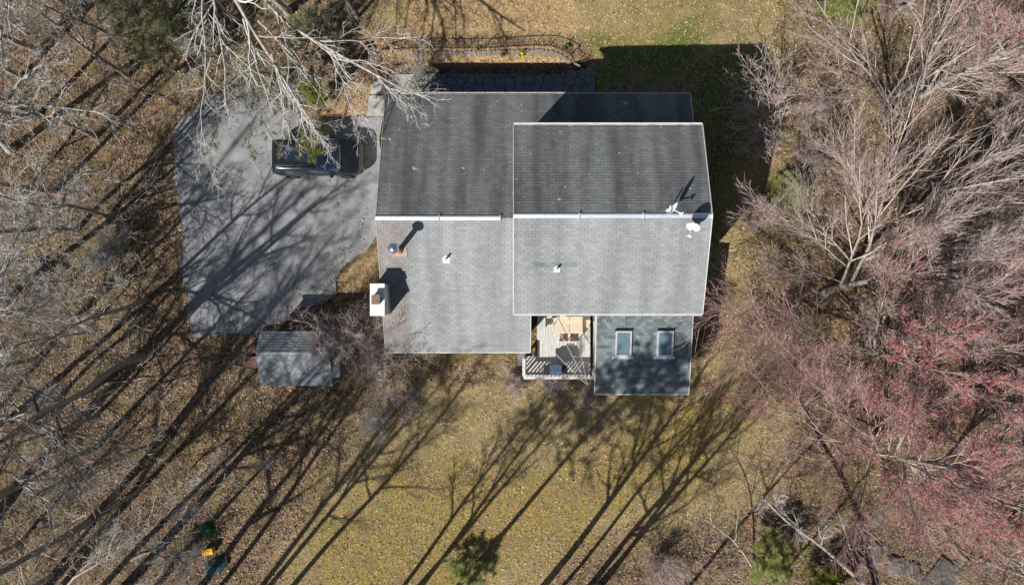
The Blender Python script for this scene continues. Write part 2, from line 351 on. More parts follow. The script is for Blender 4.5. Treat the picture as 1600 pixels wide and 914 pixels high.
    L.new(ramp(noise(1.1, 9, .78, 21), [(.47,(0,0,0)),(.56,(1,1,1))]), mm.inputs[0]); c1 = mix(mm.outputs[0], c1, ramp(noise(16, 4, .7, 13), [(.35,(.12,.08,.045)),(.52,(.24,.17,.1)),(.7,(.4,.3,.19))]))
    mm = N.new('ShaderNodeMath'); mm.operation = 'MULTIPLY'; mm.inputs[1].default_value = .65
    L.new(ramp(noise(.55, 8, .75, 31), [(.5,(0,0,0)),(.62,(1,1,1))]), mm.inputs[0]); c1 = mix(mm.outputs[0], c1, ramp(noise(13, 4, .7, 17), [(.3,(.1,.085,.025)),(.5,(.2,.17,.055)),(.7,(.33,.28,.11))]))
    c1 = mix(thr(sp.outputs[2], noise(1.6, 6, .7, 8), .3), c1, green)
    c1 = mix(thr(A.outputs['Alpha'], noise(4, 5, .7, 2), .2), c1, sand)
    c1 = mix(1.0, c1, ramp(noise(26, 3), [(.3,(.5,.5,.5)),(.5,(1,1,1)),(.72,(1.4,1.38,1.33))]), 'MULTIPLY')
    L.new(c1, b.inputs['Base Color'])
    bp = N.new('ShaderNodeBump'); bp.inputs['Strength'].default_value = .9; bp.inputs['Distance'].default_value = .05
    L.new(noise(12, 5, .8), bp.inputs['Height']); L.new(bp.outputs[0], b.inputs['Normal'])
    tag(link('ground', me, m, smooth=True), 'brown leaf litter ground merging into a tan and olive winter lawn', kind='structure')
build_ground()

def scatter(name, n, zone, size, matl, label, lift=.0, flat=.5, strip=False):
    x = rng.uniform(-30, 30, n*5); y = rng.uniform(-18, 18, n*5)
    keep = rng.random(n*5) < zone(x, y); x = x[keep][:n]; y = y[keep][:n]; n = len(x)
    z = hgt(x, y) + lift; a = rng.uniform(0, 2*np.pi, n); s = rng.uniform(size[0], size[1], n)
    if strip:   # grass tuft: three thin blades as triangles
        V = []; F = []
        C = np.stack([x, y, z], 1); out = []
        for k in range(3):
            ak = a + k * 2.1 + rng.normal(0, .4, n); w = s * .16
            d = np.stack([np.cos(ak), np.sin(ak), np.zeros(n)], 1); q = np.stack([-np.sin(ak), np.cos(ak), np.zeros(n)], 1)
            tip = C + d * (s * rng.uniform(.4, 1.1, n))[:, None] + np.stack([np.zeros(n)]*2 + [s * rng.uniform(.15, .7, n)], 1)
            out.append(np.stack([C + q*w[:, None], C - q*w[:, None], tip], 1))
        Vv = np.concatenate(out, 1).reshape(-1, 3); Fv = np.arange(len(Vv)).reshape(-1, 3)
        # join each tuft's blades at a shared base corner so a tuft is one island
        Fv = Fv.reshape(n, 3, 3); Fv[:, 1, 0] = Fv[:, 0, 0]; Fv[:, 2, 0] = Fv[:, 0, 0]; Fv = Fv.reshape(-1, 3)
        me = npmesh(name, Vv, Fv)
    else:
        t1 = rng.normal(0, flat, n); t2 = rng.normal(0, flat, n)
        u = np.stack([np.cos(a), np.sin(a), t1], 1); v = np.stack([-np.sin(a), np.cos(a), t2], 1) * rng.uniform(.45, .8, n)[:, None]
        C = np.stack([x, y, z + s*.22], 1); s = s[:, None] * .5
        Vv = np.stack([C - u*s, C + v*s, C + u*s, C - v*s], 1)
        Vv[:, 2, 2] += rng.uniform(0, .04, n)
        Vv = Vv.reshape(-1, 3)
        me = npmesh(name, Vv, np.arange(len(Vv)).reshape(-1, 4))
    return tag(link(name, me, matl), label, kind='stuff')
NOGO = [[(288,190),(600,183),(600,130),(920,112),(920,145),(1080,145),(1095,490),(1080,615),(930,615),(820,595),(820,552),(600,552),(590,360),(525,455),(440,508),(300,525)]]
def lawnness(x, y): return mask(x, y, LAWN, 2.0)
def z_leaf(x, y): return (1 - lawnness(x, y) * .94) * (1 - mask(x, y, NOGO, 2.2) * .985) * (.35 + .65 * (vnoise(x, y, .35) > .35)) * (1 - .7*mask(x, y, SAND, .5))
def z_grass(x, y): return np.maximum(lawnness(x, y), mask(x, y, SAND, 1)*.6) * (1 - mask(x, y, NOGO, .3)) * (.3 + .7 * vnoise(x+3, y+8, .9))
def z_green(x, y): return np.maximum(mask(x, y, GREEN, 1.5), .08 * mask(x, y, GOLD, 1)) * (1 - mask(x, y, NOGO, .3)) * vnoise(x+8, y+2, 1.1)
scatter('fallen_leaves', 90000, z_leaf, (.06, .14), M['leaf'], 'brown and tan fallen leaves covering the woodland floor')
scatter('dry_grass', 42000, z_grass, (.07, .18), M['grassdry'], 'straw coloured dry winter grass of the lawns', strip=True)
scatter('green_grass', 24000, z_green, (.06, .15), M['grassgreen'], 'greener grass patches north and east of the house', strip=True)

# ---------------------------------------------------------------- driveway, walk, path
def sheet(name, pts, mt, z0, z1, label):
    """thin slab with a wobbly edge"""
    out = []
    n = len(pts)
    for i in range(n):
        a = Vector(pts[i]); b = Vector(pts[(i+1) % n]); k = max(1, int((b-a).length / .35))
        for j in range(k):
            p = a.lerp(b, j/k); nrm = Vector((-(b-a).y, (b-a).x)).normalized()
            p = p + nrm * (float(vnoise(np.array(p.x), np.array(p.y), 1.7)) - .5) * .35
            out.append(p)
    mb = MB().poly(out, z0, z1); me = mb.mesh(name)
    return tag(link(name, me, mt), label, kind='structure')
asph = mat('asphalt', (.31,.312,.312), .9, vary=(.19,.192,.195), scale=.9, bump=.3, bscale=60)
N_, L_, B_ = nodes(asph)
src = B_.inputs['Base Color'].links[0].from_socket
tcx = N_.new('ShaderNodeTexCoord')
# fine aggregate
ns = N_.new('ShaderNodeTexNoise'); ns.inputs['Scale'].default_value = 30; ns.inputs['Detail'].default_value = 4; L_.new(tcx.outputs['Object'], ns.inputs['Vector'])
r1 = N_.new('ShaderNodeMapRange'); r1.inputs['To Min'].default_value = .72; r1.inputs['To Max'].default_value = 1.28; L_.new(ns.outputs[0], r1.inputs[0])
mx = N_.new('ShaderNodeMixRGB'); mx.blend_type = 'MULTIPLY'; mx.inputs[0].default_value = 1; L_.new(src, mx.inputs[1]); L_.new(r1.outputs[0], mx.inputs[2])
# cracks: edges of warped voronoi cells
wn = N_.new('ShaderNodeTexNoise'); wn.inputs['Scale'].default_value = 1.2; wn.inputs['Detail'].default_value = 4; L_.new(tcx.outputs['Object'], wn.inputs['Vector'])
wm = N_.new('ShaderNodeMixRGB'); wm.blend_type = 'LINEAR_LIGHT'; wm.inputs[0].default_value = .9; L_.new(tcx.outputs['Object'], wm.inputs[1]); L_.new(wn.outputs['Color'], wm.inputs[2])
vv = N_.new('ShaderNodeTexVoronoi'); vv.feature = 'DISTANCE_TO_EDGE'; vv.inputs['Scale'].default_value = .42; L_.new(wm.outputs[0], vv.inputs['Vector'])
r2 = N_.new('ShaderNodeMapRange'); r2.inputs['From Min'].default_value = .002; r2.inputs['From Max'].default_value = .012; r2.inputs['To Min'].default_value = .5; r2.inputs['To Max'].default_value = 1; L_.new(vv.outputs[0], r2.inputs[0])
mx2 = N_.new('ShaderNodeMixRGB'); mx2.blend_type = 'MULTIPLY'; mx2.inputs[0].default_value = 1; L_.new(mx.outputs[0], mx2.inputs[1]); L_.new(r2.outputs[0], mx2.inputs[2])
L_.new(mx2.outputs[0], B_.inputs['Base Color'])
drv = [(300,525),(292,470),(285,420),(287,340),(275,290),(268,215),(285,180),(330,150),(400,130),(440,150),(478,190),(540,186),(597,183),(596,250),(593,330),(590,362),(572,392),(545,412),(528,436),(524,456),(500,474),(465,488),(436,508),(395,518),(340,526)]
sheet('driveway', [P(a,b)[:2] for a, b in drv], asph, -.25, .045, 'grey cracked asphalt driveway west of the house')
def z_edge(x, y):
    d = pdist(x, y, [P(a, b)[:2] for a, b in drv]); px = x/K+800; ok = (px < 575)
    return np.where((d < .15) & ok, np.exp(np.minimum(0, d)/.42)*.9*(.3+.9*vnoise(x, y, .8)), 0) + np.where((d < 0) & ok, .012, 0)
scatter('fallen_leaves', 30000, z_edge, (.06, .13), M['leaf'], 'fallen leaves blown over the rim of the driveway', lift=.088)
walk = empty('concrete_walk', P(600,150), 'pale concrete walk at the northwest corner of the house', 'path')
walk['kind'] = 'structure'
for q in ([(577,150),(601,150),(600,182),(574,182)], [(583,128),(612,126),(601,148),(578,148)], [(616,118),(668,116),(668,142),(604,144)]):
    c = [Vector(P(a,b)[:2]) for a, b in q]
    MB().poly(c, -.2, .075 + random.uniform(0,.015)).build('walk_slab', M['concrete'], walk, bevel=.01)
# flagstones: jittered grid of irregular stones along the north wall
pth = empty('flagstone_path', P(790,131), 'blue grey flagstone path along the shaded north wall', 'path'); pth['kind'] = 'structure'
def voro_cells(pts, box):
    """clip each seed's cell by bisectors"""
    cells = []
    for i, p in enumerate(pts):
        c = [Vector(q) for q in box]
        for j, q in enumerate(pts):
            if i == j or (q - p).length > 1.9: continue
            mid = (p+q)/2; nn = (q-p).normalized(); out = []
            for k in range(len(c)):
                a = c[k]; b = c[(k+1) % len(c)]; da = (a-mid).dot(nn); db = (b-mid).dot(nn)
                if da <= 0: out.append(a)
                if da*db < 0: out.append(a.lerp(b, da/(da-db)))
            c = out
            if len(c) < 3: break
        if len(c) >= 3: cells.append(c)
    return cells
bx = [P(668,145)[:2], P(930,145)[:2], P(930,104)[:2], P(905,110)[:2], P(880,118)[:2], P(668,116)[:2]]
seeds = []
xx0, yy0 = P(668,145)[:2]; xx1, yy1 = P(930,104)[:2]
yv = yy0 + .2
while yv < yy1:
    xv = xx0 + random.uniform(.1,.4)
    while xv < xx1:
        seeds.append(Vector((xv + random.uniform(-.14,.14), yv + random.uniform(-.12,.12)))); xv += .52
    yv += .42
for c in voro_cells(seeds, [P(668,145)[:2], P(930,145)[:2], P(930,104)[:2], P(880,117)[:2], P(668,116)[:2]]):
    ctr = sum(c, Vector((0,0))) / len(c)
    cc = [ctr + (v-ctr)*(1 - min(.45, .02/max(.05,(v-ctr).length))) for v in c]
    MB().poly(cc, -.1, .06 + random.uniform(0,.025)).build('flagstone', M['stone'], pth)

# ---------------------------------------------------------------- the house
house = empty('house', (0, 2, 0), 'large grey shingled house of one and two storeys in the middle of the clearing', 'house')
def shingles(name, p0, u, v, W, L, matl, parent, tabw=.3, exp=.135, thick=.016, jit=.004):
    """courses of real tabs on the plane p0 + u*a + v*b (u along the eave, v up the slope); one mesh, past the limit for single parts"""
    p0 = Vector(p0); u = Vector(u).normalized(); v = Vector(v).normalized(); n = u.cross(v).normalized()
    if n.z < 0: n = -n
    rows = int(L / exp) + 1; V = []; F = []
    for r in range(rows):
        b0 = r * exp + exp*.05; b1 = min(L, (r+1)*exp)
        if b1 - b0 < .02: continue
        off = (r % 2) * tabw / 2 + random.uniform(-.02, .02); nt_ = int(W / tabw) + 2
        for k in range(nt_):
            a0 = max(0, k*tabw - off + .004); a1 = min(W, (k+1)*tabw - off - .004)
            if a1 - a0 < .02: continue
            j = random.uniform(-jit, jit); t = thick * random.uniform(.7, 1.4); i = len(V)
            q = lambda a, b, h: p0 + u*a + v*b + n*h
            V += [q(a0,b0+j,t), q(a1,b0+j,t), q(a1,b1,.001), q(a0,b1,.001), q(a0,b0+j,0), q(a1,b0+j,0)]
            F += [(i,i+1,i+2,i+3), (i,i+4,i+5,i+1), (i,i+3,i+4), (i+1,i+5,i+2)]
    me = bpy.data.meshes.new(name); me.from_pydata([tuple(a) for a in V], [], F); me.update()
    o = link(name, me, matl, parent); o['kind'] = 'stuff'; return o
def roof_plane(name, x0, x1, ye, ze, yr, zr, matl, parent, label=None, tabw=.3, exp=.135, thick=.016):
    """slab from the eave (ye,ze) to the ridge (yr,zr) with its shingle tabs as a sub-part"""
    t = .12; d = Vector((0, yr-ye, zr-ze)); L = d.length; n = Vector((0, -(zr-ze), (yr-ye))).normalized()
    if n.z < 0: n = -n
    mb = MB(); c = [Vector((x0,ye,ze)), Vector((x1,ye,ze)), Vector((x1,yr,zr)), Vector((x0,yr,zr))]
    mb.add([p - n*(t+.004) for p in c] + [p - n*.004 for p in c], [(0,1,2,3),(7,6,5,4),(0,4,5,1),(1,5,6,2),(2,6,7,3),(3,7,4,0)])
    o = mb.build(name, M['felt'], parent)
    if label: o['label'] = label
    shingles('shingles', c[0], (1,0,0), d, x1-x0, L, matl, o, tabw, exp, thick)
    return o
def fascia(x0, y0, z0, x1, y1, z1, mt, parent, w=.045, h=.17):
    return MB().bar((x0,y0,z0), (x1,y1,z1), w, h).build('fascia', mt, parent)

# one storey part: x -6.18 .. 8.72 on the north slope, -6.18 .. .88 on the south
XW, XE1, XE2 = -6.18, 8.72, .88
YN, YS, YR, ZE, ZR = 9.73, -2.92, 3.40, 2.8, 5.2
lowr = roof_plane('roof_slope', XW, XE1, YN, ZE, YR, ZR, M['sh_north'], house, 'north slope of the low roof, its shade painted into the grey', thick=.009)
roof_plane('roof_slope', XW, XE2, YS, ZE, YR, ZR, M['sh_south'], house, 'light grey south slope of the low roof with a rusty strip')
# two storey part
X0, X1, Y0, Y1, YR2, Z2, ZR2 = .085, 8.43, -.95, 7.44, 3.245, 6.0, 7.5
roof_plane('roof_slope', X0, X1, Y1, Z2, YR2, ZR2, M['sh_north'], house, 'north slope of the high roof, its shade painted into the grey', thick=.009)
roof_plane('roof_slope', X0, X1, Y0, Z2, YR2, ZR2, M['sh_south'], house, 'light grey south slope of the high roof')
# annex
XA0, XA1, YA0, YA1, ZA0, ZA1 = 4.09, 8.70, -4.99, -.66, 2.6, 3.5
roof_plane('roof_slope', XA0, XA1, YA0, ZA0, YA1, ZA1, M['sh_annex'], house, 'blue green shed roof of the annex', tabw=.25, exp=.165, thick=.022)
# fascias and drip edges
fascia(XW, YN+.025, ZE-.07, XE1, YN+.025, ZE-.07, M['trim_old'], house, .12, .12)
fascia(XW, YS-.025, ZE-.06, XE2, YS-.025, ZE-.06, M['trim'], house, .06, .15)
fascia(X0, Y1+.03, Z2-.06, X1, Y1+.03, Z2-.06, M['trim'], house, .1, .15)
fascia(X0, Y0-.03, Z2-.06, X1, Y0-.03, Z2-.06, M['trim'], house, .1, .15)
fascia(XA0-.03, YA0-.03, ZA0-.06, XA1+.02, YA0-.03, ZA0-.06, M['trim'], house, .07, .14)
def rake(x, ye, ze, yr, zr, mt=M['trim'], wd=.035):
    MB().bar((x,ye,ze-.055), (x,yr,zr-.055), wd, .15).build('rake_board', mt, house)
rake(XW-.02, YN, ZE, YR, ZR, M['trim_old']); rake(XW-.02, YS, ZE, YR, ZR, M['trim_old']); rake(XE2+.02, YS, ZE, -.99, 3.54)
rake(X0-.02, Y1, Z2, YR2, ZR2); rake(X0-.02, Y0, Z2, YR2, ZR2); rake(X1+.02, Y1, Z2, YR2, ZR2); rake(X1+.02, Y0, Z2, YR2, ZR2)
rake(XE1+.02, YN, ZE, Y1-.2, ZE + (YN-Y1+.2)*.38); rake(XA0-.02, YA0, ZA0, YA1, ZA1); rake(XA1+.02, YA0, ZA0, YA1, ZA1)
# ridge vents: bright aluminium strips in three metre lengths
def ridge_vent(x0, x1, y, z, sl):
    mb = MB(); h = .05
    mb.add([(x0,y+.10,z-.10*sl+.03),(x1,y+.10,z-.10*sl+.03),(x1,y+.02,z+h),(x0,y+.02,z+h),(x0,y-.11,z-.11*sl+.03),(x1,y-.11,z-.11*sl+.03),
            (x0,y+.10,z-.10*sl),(x1,y+.10,z-.10*sl),(x0,y-.11,z-.11*sl),(x1,y-.11,z-.11*sl)],
           [(0,1,2,3),(3,2,5,4),(6,7,1,0),(4,5,9,8),(0,3,4,8,6),(1,7,9,5,2)])
    mb.build('ridge_vent', M['alu'], house)
    MB().box(x1-.03, y-.12, z-.03, x1+.01, y+.11, z+h+.012).build('vent_joint', M['alu'], house)
for a, b in ((XW-.02,-3.3), (-3.29,-.52)): ridge_vent(a, b, YR, ZR, .38)
for a, b in ((X0-.02,2.85), (2.86,5.55), (5.56,X1+.02)): ridge_vent(a, b, YR2, ZR2, .357)
# walls
def wall(pts, z0, z1s, t=.15, mt=None):
    """wall ring segment from a to b; z1s = top heights at a, mid, b (gable)"""
    a, b = Vector(pts[0]), Vector(pts[1]); d = (b-a).normalized(); n = Vector((d.y,-d.x)) * t
    m_ = a.lerp(b, pts[2] if len(pts) > 2 else .5)
    q = [(a,z0),(b,z0),(b,z1s[2]),(m_,z1s[1]),(a,z1s[0])]
    vs = [(p.x,p.y,z) for p,z in q] + [(p.x-n.x,p.y-n.y,z) for p,z in q]
    MB().add(vs, [(0,1,2,3,4),(9,8,7,6,5)] + [(i,i+5,(i+1)%5+5,(i+1)%5) for i in range(5)]).build('wall', mt or M['siding'], house)
wz = lambda ov, ze, zr, run: ze + ov*(zr-ze)/run - .14
e1 = wz(.3, ZE, ZR, 6.32); g1 = ZR - .16
wall([(XW+.3,YN-.3),(XW+.3,YS+.3)], -.3, (e1,g1,e1)); wall([(XW+.3,YS+.3),(XE2-.3,YS+.3)], -.3, (e1,e1,e1))
wall([(XE2-.3,YS+.3),(XE2-.3,-.75)], -.3, (e1,e1+.3,e1+.6)); wall([(XE1-.3,YN-.3),(XW+.3,YN-.3)], -.3, (e1,e1,e1))
wall([(XE1-.3,7.0),(XE1-.3,YN-.3)], -.3, (e1+.8,e1+.4,e1))
e2 = wz(.3, Z2, ZR2, 4.2); g2 = ZR2 - .16
wall([(X0+.25,Y1-.3),(X0+.25,Y0+.3)], -.3, (e2,g2,e2)); wall([(X0+.25,Y0+.3),(X1-.25,Y0+.3)], -.3, (e2,e2,e2))
wall([(X1-.25,Y0+.3),(X1-.25,Y1-.3)], -.3, (e2,g2,e2)); wall([(X1-.25,Y1-.3),(X0+.25,Y1-.3)], -.3, (e2,e2,e2))
ea = wz(.2, ZA0, ZA1, 4.33)
wall([(XA0+.15,YA0+.25),(XA1-.2,YA0+.25)], -.3, (ea,ea,ea)); wall([(XA1-.2,YA0+.25),(XA1-.2,-.8)], -.3, (ea,ea+.4,ea+.8)); wall([(XA0+.15,-.8),(XA0+.15,YA0+.25)], -.3, (ea+.8,ea+.4,ea))
def window(c, n, wd, ht):
    """window on a wall: centre c, outward direction n (unit x/y), frame + pane + middle bar"""
    c = Vector(c); n = Vector((*n, 0)); s = Vector((-n.y, n.x, 0)); o = None
    mb = MB(); f = .07
    for a, b in (((-wd/2,-ht/2),(wd/2,-ht/2)), ((-wd/2,ht/2),(wd/2,ht/2)), ((-wd/2,-ht/2),(-wd/2,ht/2)), ((wd/2,-ht/2),(wd/2,ht/2)), ((-wd/2,0),(wd/2,0))):
        mb.bar(c + s*a[0] + Vector((0,0,a[1])) + n*.03, c + s*b[0] + Vector((0,0,b[1])) + n*.03, f, f)
    o = mb.build('window', M['trim'], house)
    MB().bar(c + s*(-wd/2) + n*.012, c + s*(wd/2) + n*.012, .02, ht).build('pane', M['glass'], o)
for y in (-.0, 3.3, 6.2): window((X1-.25, y, 4.6), (1,0), .9, 1.3)
for y in (.5, 4.8): window((X1-.25, y, 1.6), (1,0), .9, 1.3)
for x in (1.6, 4.3, 7.0): window((x, Y0+.3, 4.7), (0,-1), .9, 1.2)
for x in (-4.6, -2.2): window((x, YS+.3, 1.5), (0,-1), 1.1, 1.2)
for x in (5.2, 7.3): window((x, YA0+.25, 1.5), (0,-1), 1.2, 1.2)
window((XA1-.2, -3, 1.5), (1,0), 1.2, 1.2)
# glass door from the house to the deck
dr = MB().bar((1.2, Y0+.3-.03, 1.86), (3.0, Y0+.3-.03, 1.86), .06, 2.1).build('sliding_door', M['trim'], house)
for xa in (1.28, 2.14): MB().bar((xa, Y0+.3-.065, 1.86), (xa+.78, Y0+.3-.065, 1.86), .02, 1.9).build('pane', M['glass'], dr)
# chimney: white clad chase with a metal cap and clay flue
def zs(y):  return ZR - abs(y-YR)*(ZR-ZE)/6.325
cx0, cx1, cy0, cy1, cz = P(578,0,5.15)[0], P(601,0,5.15)[0], P(0,493.5,5.15)[1], P(0,443,5.15)[1], 5.15
ch = MB().box(cx0+.03, cy0+.03, -.3, cx1-.03, cy1-.03, cz-.06).build('chimney', M['siding'], house)
ch['label'] = 'white clad chimney chase on the west gable wall'
MB().box(cx0, cy0, cz-.08, cx1, cy1, cz).build('chimney_cap', M['white_metal'], ch, bevel=.012)
fx, fy, _ = P(588, 468, 5.3)
MB().box(fx-.16, fy-.19, cz, fx+.16, fy+.19, cz+.30).box(fx-.19, fy-.22, cz+.26, fx+.19, fy+.22, cz+.33).build('flue', M['flue'], ch)
MB().box(cx0+.3, cy0-.09, -.3, cx1+.02, cy0+.02, 2.3).build('chimney_base', M['brick'], ch)
# lead step where the chimney meets the roof
for k in range(5):
    y = cy0 + .1 + k*(cy1-cy0-.1)/5
    MB().box(cx1-.02, y, zs(y)-.02, cx1+.012, y+.26, zs(y)+.2).build('step_flashing', M['alu'], ch)
# round flue pipe
bx_, by_, _ = P(624, 391.5, 4.62); zb = zs(by_)
fl = MB().tube([(bx_,by_,zb-.1),(bx_,by_,zb+1.55)], .115, 16).build('flue_pipe', M['galv'], house, smooth=True)
MB().tube([(bx_,by_,zb),(bx_,by_,zb+.22)], [.2,.13], 16).build('storm_collar', M['rust'], fl)
hx, hy, _ = P(613.5, 387, 6.45); top = zb+1.55
mb = MB()
ringz = [(0.24,0),(.245,.05),(.22,.13),(.16,.2),(.08,.235),(.001,.25)]
mb.tube([(bx_,by_,top-.03+z) for r,z in ringz], [r for r,z in ringz], 24)
mb.build('pipe_cap', M['galv'], fl, smooth=True)
sy = -.3794
mb = MB(); a = Vector((bx_-.36, by_-.30, 0)); 
def onroof(x, y, dz): return (x, y, zs(y) + dz)
c = [(bx_-.34,by_-.30),(bx_+.34,by_-.30),(bx_+.34,by_+.12),(bx_-.34,by_+.12)]
mb.add([onroof(*q,.016) for q in c]+[onroof(*q,.03) for q in c], [(3,2,1,0),(4,5,6,7),(0,1,5,4),(1,2,6,5),(2,3,7,6),(3,0,4,7)])
mb.build('pipe_flashing', M['rust'], house)
# three slim battens at the flashing edge, paler metal
for q0, q1 in (((bx_-.34,by_-.30),(bx_+.34,by_-.30)), ((bx_+.34,by_-.30),(bx_+.34,by_+.05)), ((bx_-.34,by_-.30),(bx_-.34,by_+.02))):
    MB().bar(onroof(*q0,.035), onroof(*q1,.035), .03, .02).build('flashing_edge', M['trim_old'], house)
def vent(px, py, z, zf, s=.15, h=.35):
    x, y, _ = P(px, py, z); zz = zf(y)
    c = [(x-s,y-s*1.1),(x+s,y-s*1.1),(x+s,y+.03),(x+s*.5,y+s*.9),(x-s*.5,y+s*.9),(x-s,y+.03)]
    mb = MB(); mb.add([(a,b,zf(b)+.012) for a,b in c]+[(a,b,zf(b)+.03) for a,b in c], [tuple(range(5,-1,-1)),tuple(range(6,12))]+[(i,(i+1)%6,6+(i+1)%6,6+i) for i in range(6)])
    fo = mb.build('vent_flashing', M['white_metal'], house)
    MB().tube([(x,y,zz-.05),(x,y,zz+h)], .05, 12).build('vent_pipe', M['white_metal'], fo, smooth=False)
    MB().tube([(x,y,zz+h+.001),(x,y,zz+h+.004)], .035, 12).build('vent_mouth', M['black'], fo)
zs2 = lambda y: ZR2 - abs(y-YR2)*(ZR2-Z2)/4.195
vent(697.5, 405, 4.4, zs, .16, .38); vent(869.5, 420.5, 6.5, zs2, .125, .3)
# patch of newer bluish shingles round the second vent
px0, py0, _ = P(834, 418, 6.5); px1, py1, _ = P(900, 412, 6.5)
M['patch'] = shingle_mat('patch_shingles', None, (.17,.2,.215), (.25,.285,.3))
shingles('patch_shingles', (px0, py0, zs2(py0)+.014), (1,0,0), (0,1,.3575), px1-px0, .2, M['patch'], house, .3, .1)
# skylights
za = lambda y: ZA0 + (y-YA0)*(ZA1-ZA0)/(YA1-YA0)
for (xa, xb) in ((961.5,986.5), (1026.5,1051.5)):
    z = 3.15; x0 = P(xa,0,z)[0]; x1 = P(xb,0,z)[0]; y0 = P(0,557,z)[1]; y1 = P(0,517,z)[1]
    mb = MB(); hh = .13; f = .07
    def slab(ax, ay, bx__, by__, lo, hi):
        c = [(ax,ay),(bx__,ay),(bx__,by__),(ax,by__)]
        mb.add([(q[0],q[1],za(q[1])+lo) for q in c]+[(q[0],q[1],za(q[1])+hi) for q in c], [(3,2,1,0),(4,5,6,7),(0,1,5,4),(1,2,6,5),(2,3,7,6),(3,0,4,7)])
    slab(x0,y0,x0+f,y1,-.02,hh); slab(x1-f,y0,x1,y1,-.02,hh); slab(x0+f,y0,x1-f,y0+f,-.02,hh); slab(x0+f,y1-f,x1-f,y1,-.02,hh)
    sk = mb.build('skylight', M['alu'], house)
    mb = MB(); slab(x0+f,y0+f,x1-f,y1-f,.05,.105); mb.build('skylight_glass', M['skyglass'], sk)
    mb = MB(); slab(x0-.03,y1+.001,x1+.03,y1+.06,-.01,.15); mb.build('skylight_head', M['dark_metal'], sk)
    mb = MB(); slab(x0-.12,y0-.13,x1+.12,y0-.002,.016,.034); mb.build('sill_flashing', M['alu'], sk)
# gutter lamp on the east gable
lx, ly, lz = P(1102, 455, 5.6)
lamp = empty('wall_light', (X1+.02, ly, 5.6), 'small white flood light sticking out from the east gable wall', 'wall light')
MB().tube([(X1-.25,ly,5.6),(X1+.12,ly,5.6)], .035, 8).build('lamp_arm', M['dish'], lamp)
MB().tube([(X1+.08,ly,5.62),(X1+.24,ly,5.55)], [.06,.09], 12).build('lamp_head', M['dish'], lamp)

# ---------------------------------------------------------------- satellite dishes
def dish(cx, cy, cz_, az, el, rx, foot, lab):
    """reflector centre, facing az/el; mast down to foot"""
    e = empty('satellite_dish', foot, lab, 'satellite dish', 'satellite dishes on the roof ridge')
    f = Vector((math.cos(el)*math.cos(az), math.cos(el)*math.sin(az), math.sin(el)))
    s = Vector((-math.sin(az), math.cos(az), 0)); u = s.cross(f) * -1
    if u.z < 0: u = -u
    c = Vector((cx,cy,cz_)); V=[]; F=[]; nr, ns = 6, 28
    for sgn in (0, 1):
        for i in range(nr+1):
            r = i/nr
            for k in range(ns):
                a = 2*math.pi*k/ns; V.append(c + s*(rx*r*math.cos(a)) + u*(rx*1.08*r*math.sin(a)) + f*(.09*r*r - .012*sgn))
    for sgn in (0, 1):
        b = sgn*(nr+1)*ns
        for i in range(nr):
            for k in range(ns): F.append((b+i*ns+k, b+i*ns+(k+1)%ns, b+(i+1)*ns+(k+1)%ns, b+(i+1)*ns+k))
    b = (nr+1)*ns
    for k in range(ns): F.append((nr*ns+k, nr*ns+(k+1)%ns, b+nr*ns+(k+1)%ns, b+nr*ns+k))
    MB().add(V, F).build('reflector', M['dish'], e, smooth=True)
    foot = Vector(foot); back = c - f*.1
    MB().tube([foot, foot+Vector((0,0,.12)), back], .025, 8).build('mast', M['dish'], e)
    MB().tube([foot-Vector((0,0,.05)), foot+Vector((0,0,.012))], .11, 10).build('mast_foot', M['dish'], e)
    tip = c + f*.46 - u*(rx*.55)
    MB().tube([c - u*rx - f*.03, c - u*rx*.95 + f*.1, tip], .02, 8).build('feed_arm', M['dish'], e)
    MB().tube([tip - f*.03, tip + (f*-1)*.1], [.055,.04], 10).build('receiver', M['dish'], e)
    MB().bar(tip - s*.09, tip + s*.09, .05, .05).build('receiver_bracket', M['dish'], e)
x1_, y1_, z1_ = P(1050.5, 323.5, 8.05)
dish(x1_, y1_, z1_, R(-38), R(24), .27, (P(1045,0,7.5)[0], P(0,330,7.5)[1], zs2(P(0,330,7.5)[1])), 'white satellite dish seen edge on, north of the ridge vent')
x2_, y2_, z2_ = P(1084, 352.5, 8.05)
dish(x2_, y2_, z2_, R(-112), R(20), .29, (P(1086,0,7.4)[0], P(0,349,7.4)[1], zs2(P(0,349,7.4)[1])), 'white satellite dish south of the ridge vent at the east gable')

# ---------------------------------------------------------------- deck
deck = empty('deck', P(880, 540, .8), 'weathered white timber deck with railing in the corner south of the house', 'deck')
DZ = .8; dx0, dxm, dx1 = .58, 1.26, 4.07; dyS, dyN, dyM = -4.33, -.67, -3.3
nb = 24; bw = (dx1-dx0)/nb
for i in range(nb):
    xa = dx0 + i*bw; yn = dyN if xa + bw/2 > dxm else dyM
    MB().box(xa+.004, dyS+random.uniform(-.01,.01), DZ-.035, xa+bw-.004, yn, DZ+random.uniform(-.002,.002)).build('deck_board', M['deckwood'], deck)
for ya in (dyS+.05, -2.6, -.9): MB().box(dxm, ya, DZ-.2, dx1, ya+.05, DZ-.04).build('joist', M['greywood'], deck)
for xa, ya in ((dx0+.03,dyS+.03),(dx0+.03,dyM-.15),(2.3,dyS+.03),(dx1-.13,dyS+.03),(dxm+.05,-1.9)):
    MB().box(xa, ya, -.3, xa+.1, ya+.1, DZ-.04).build('deck_post', M['trim'], deck)
RZ = 1.72
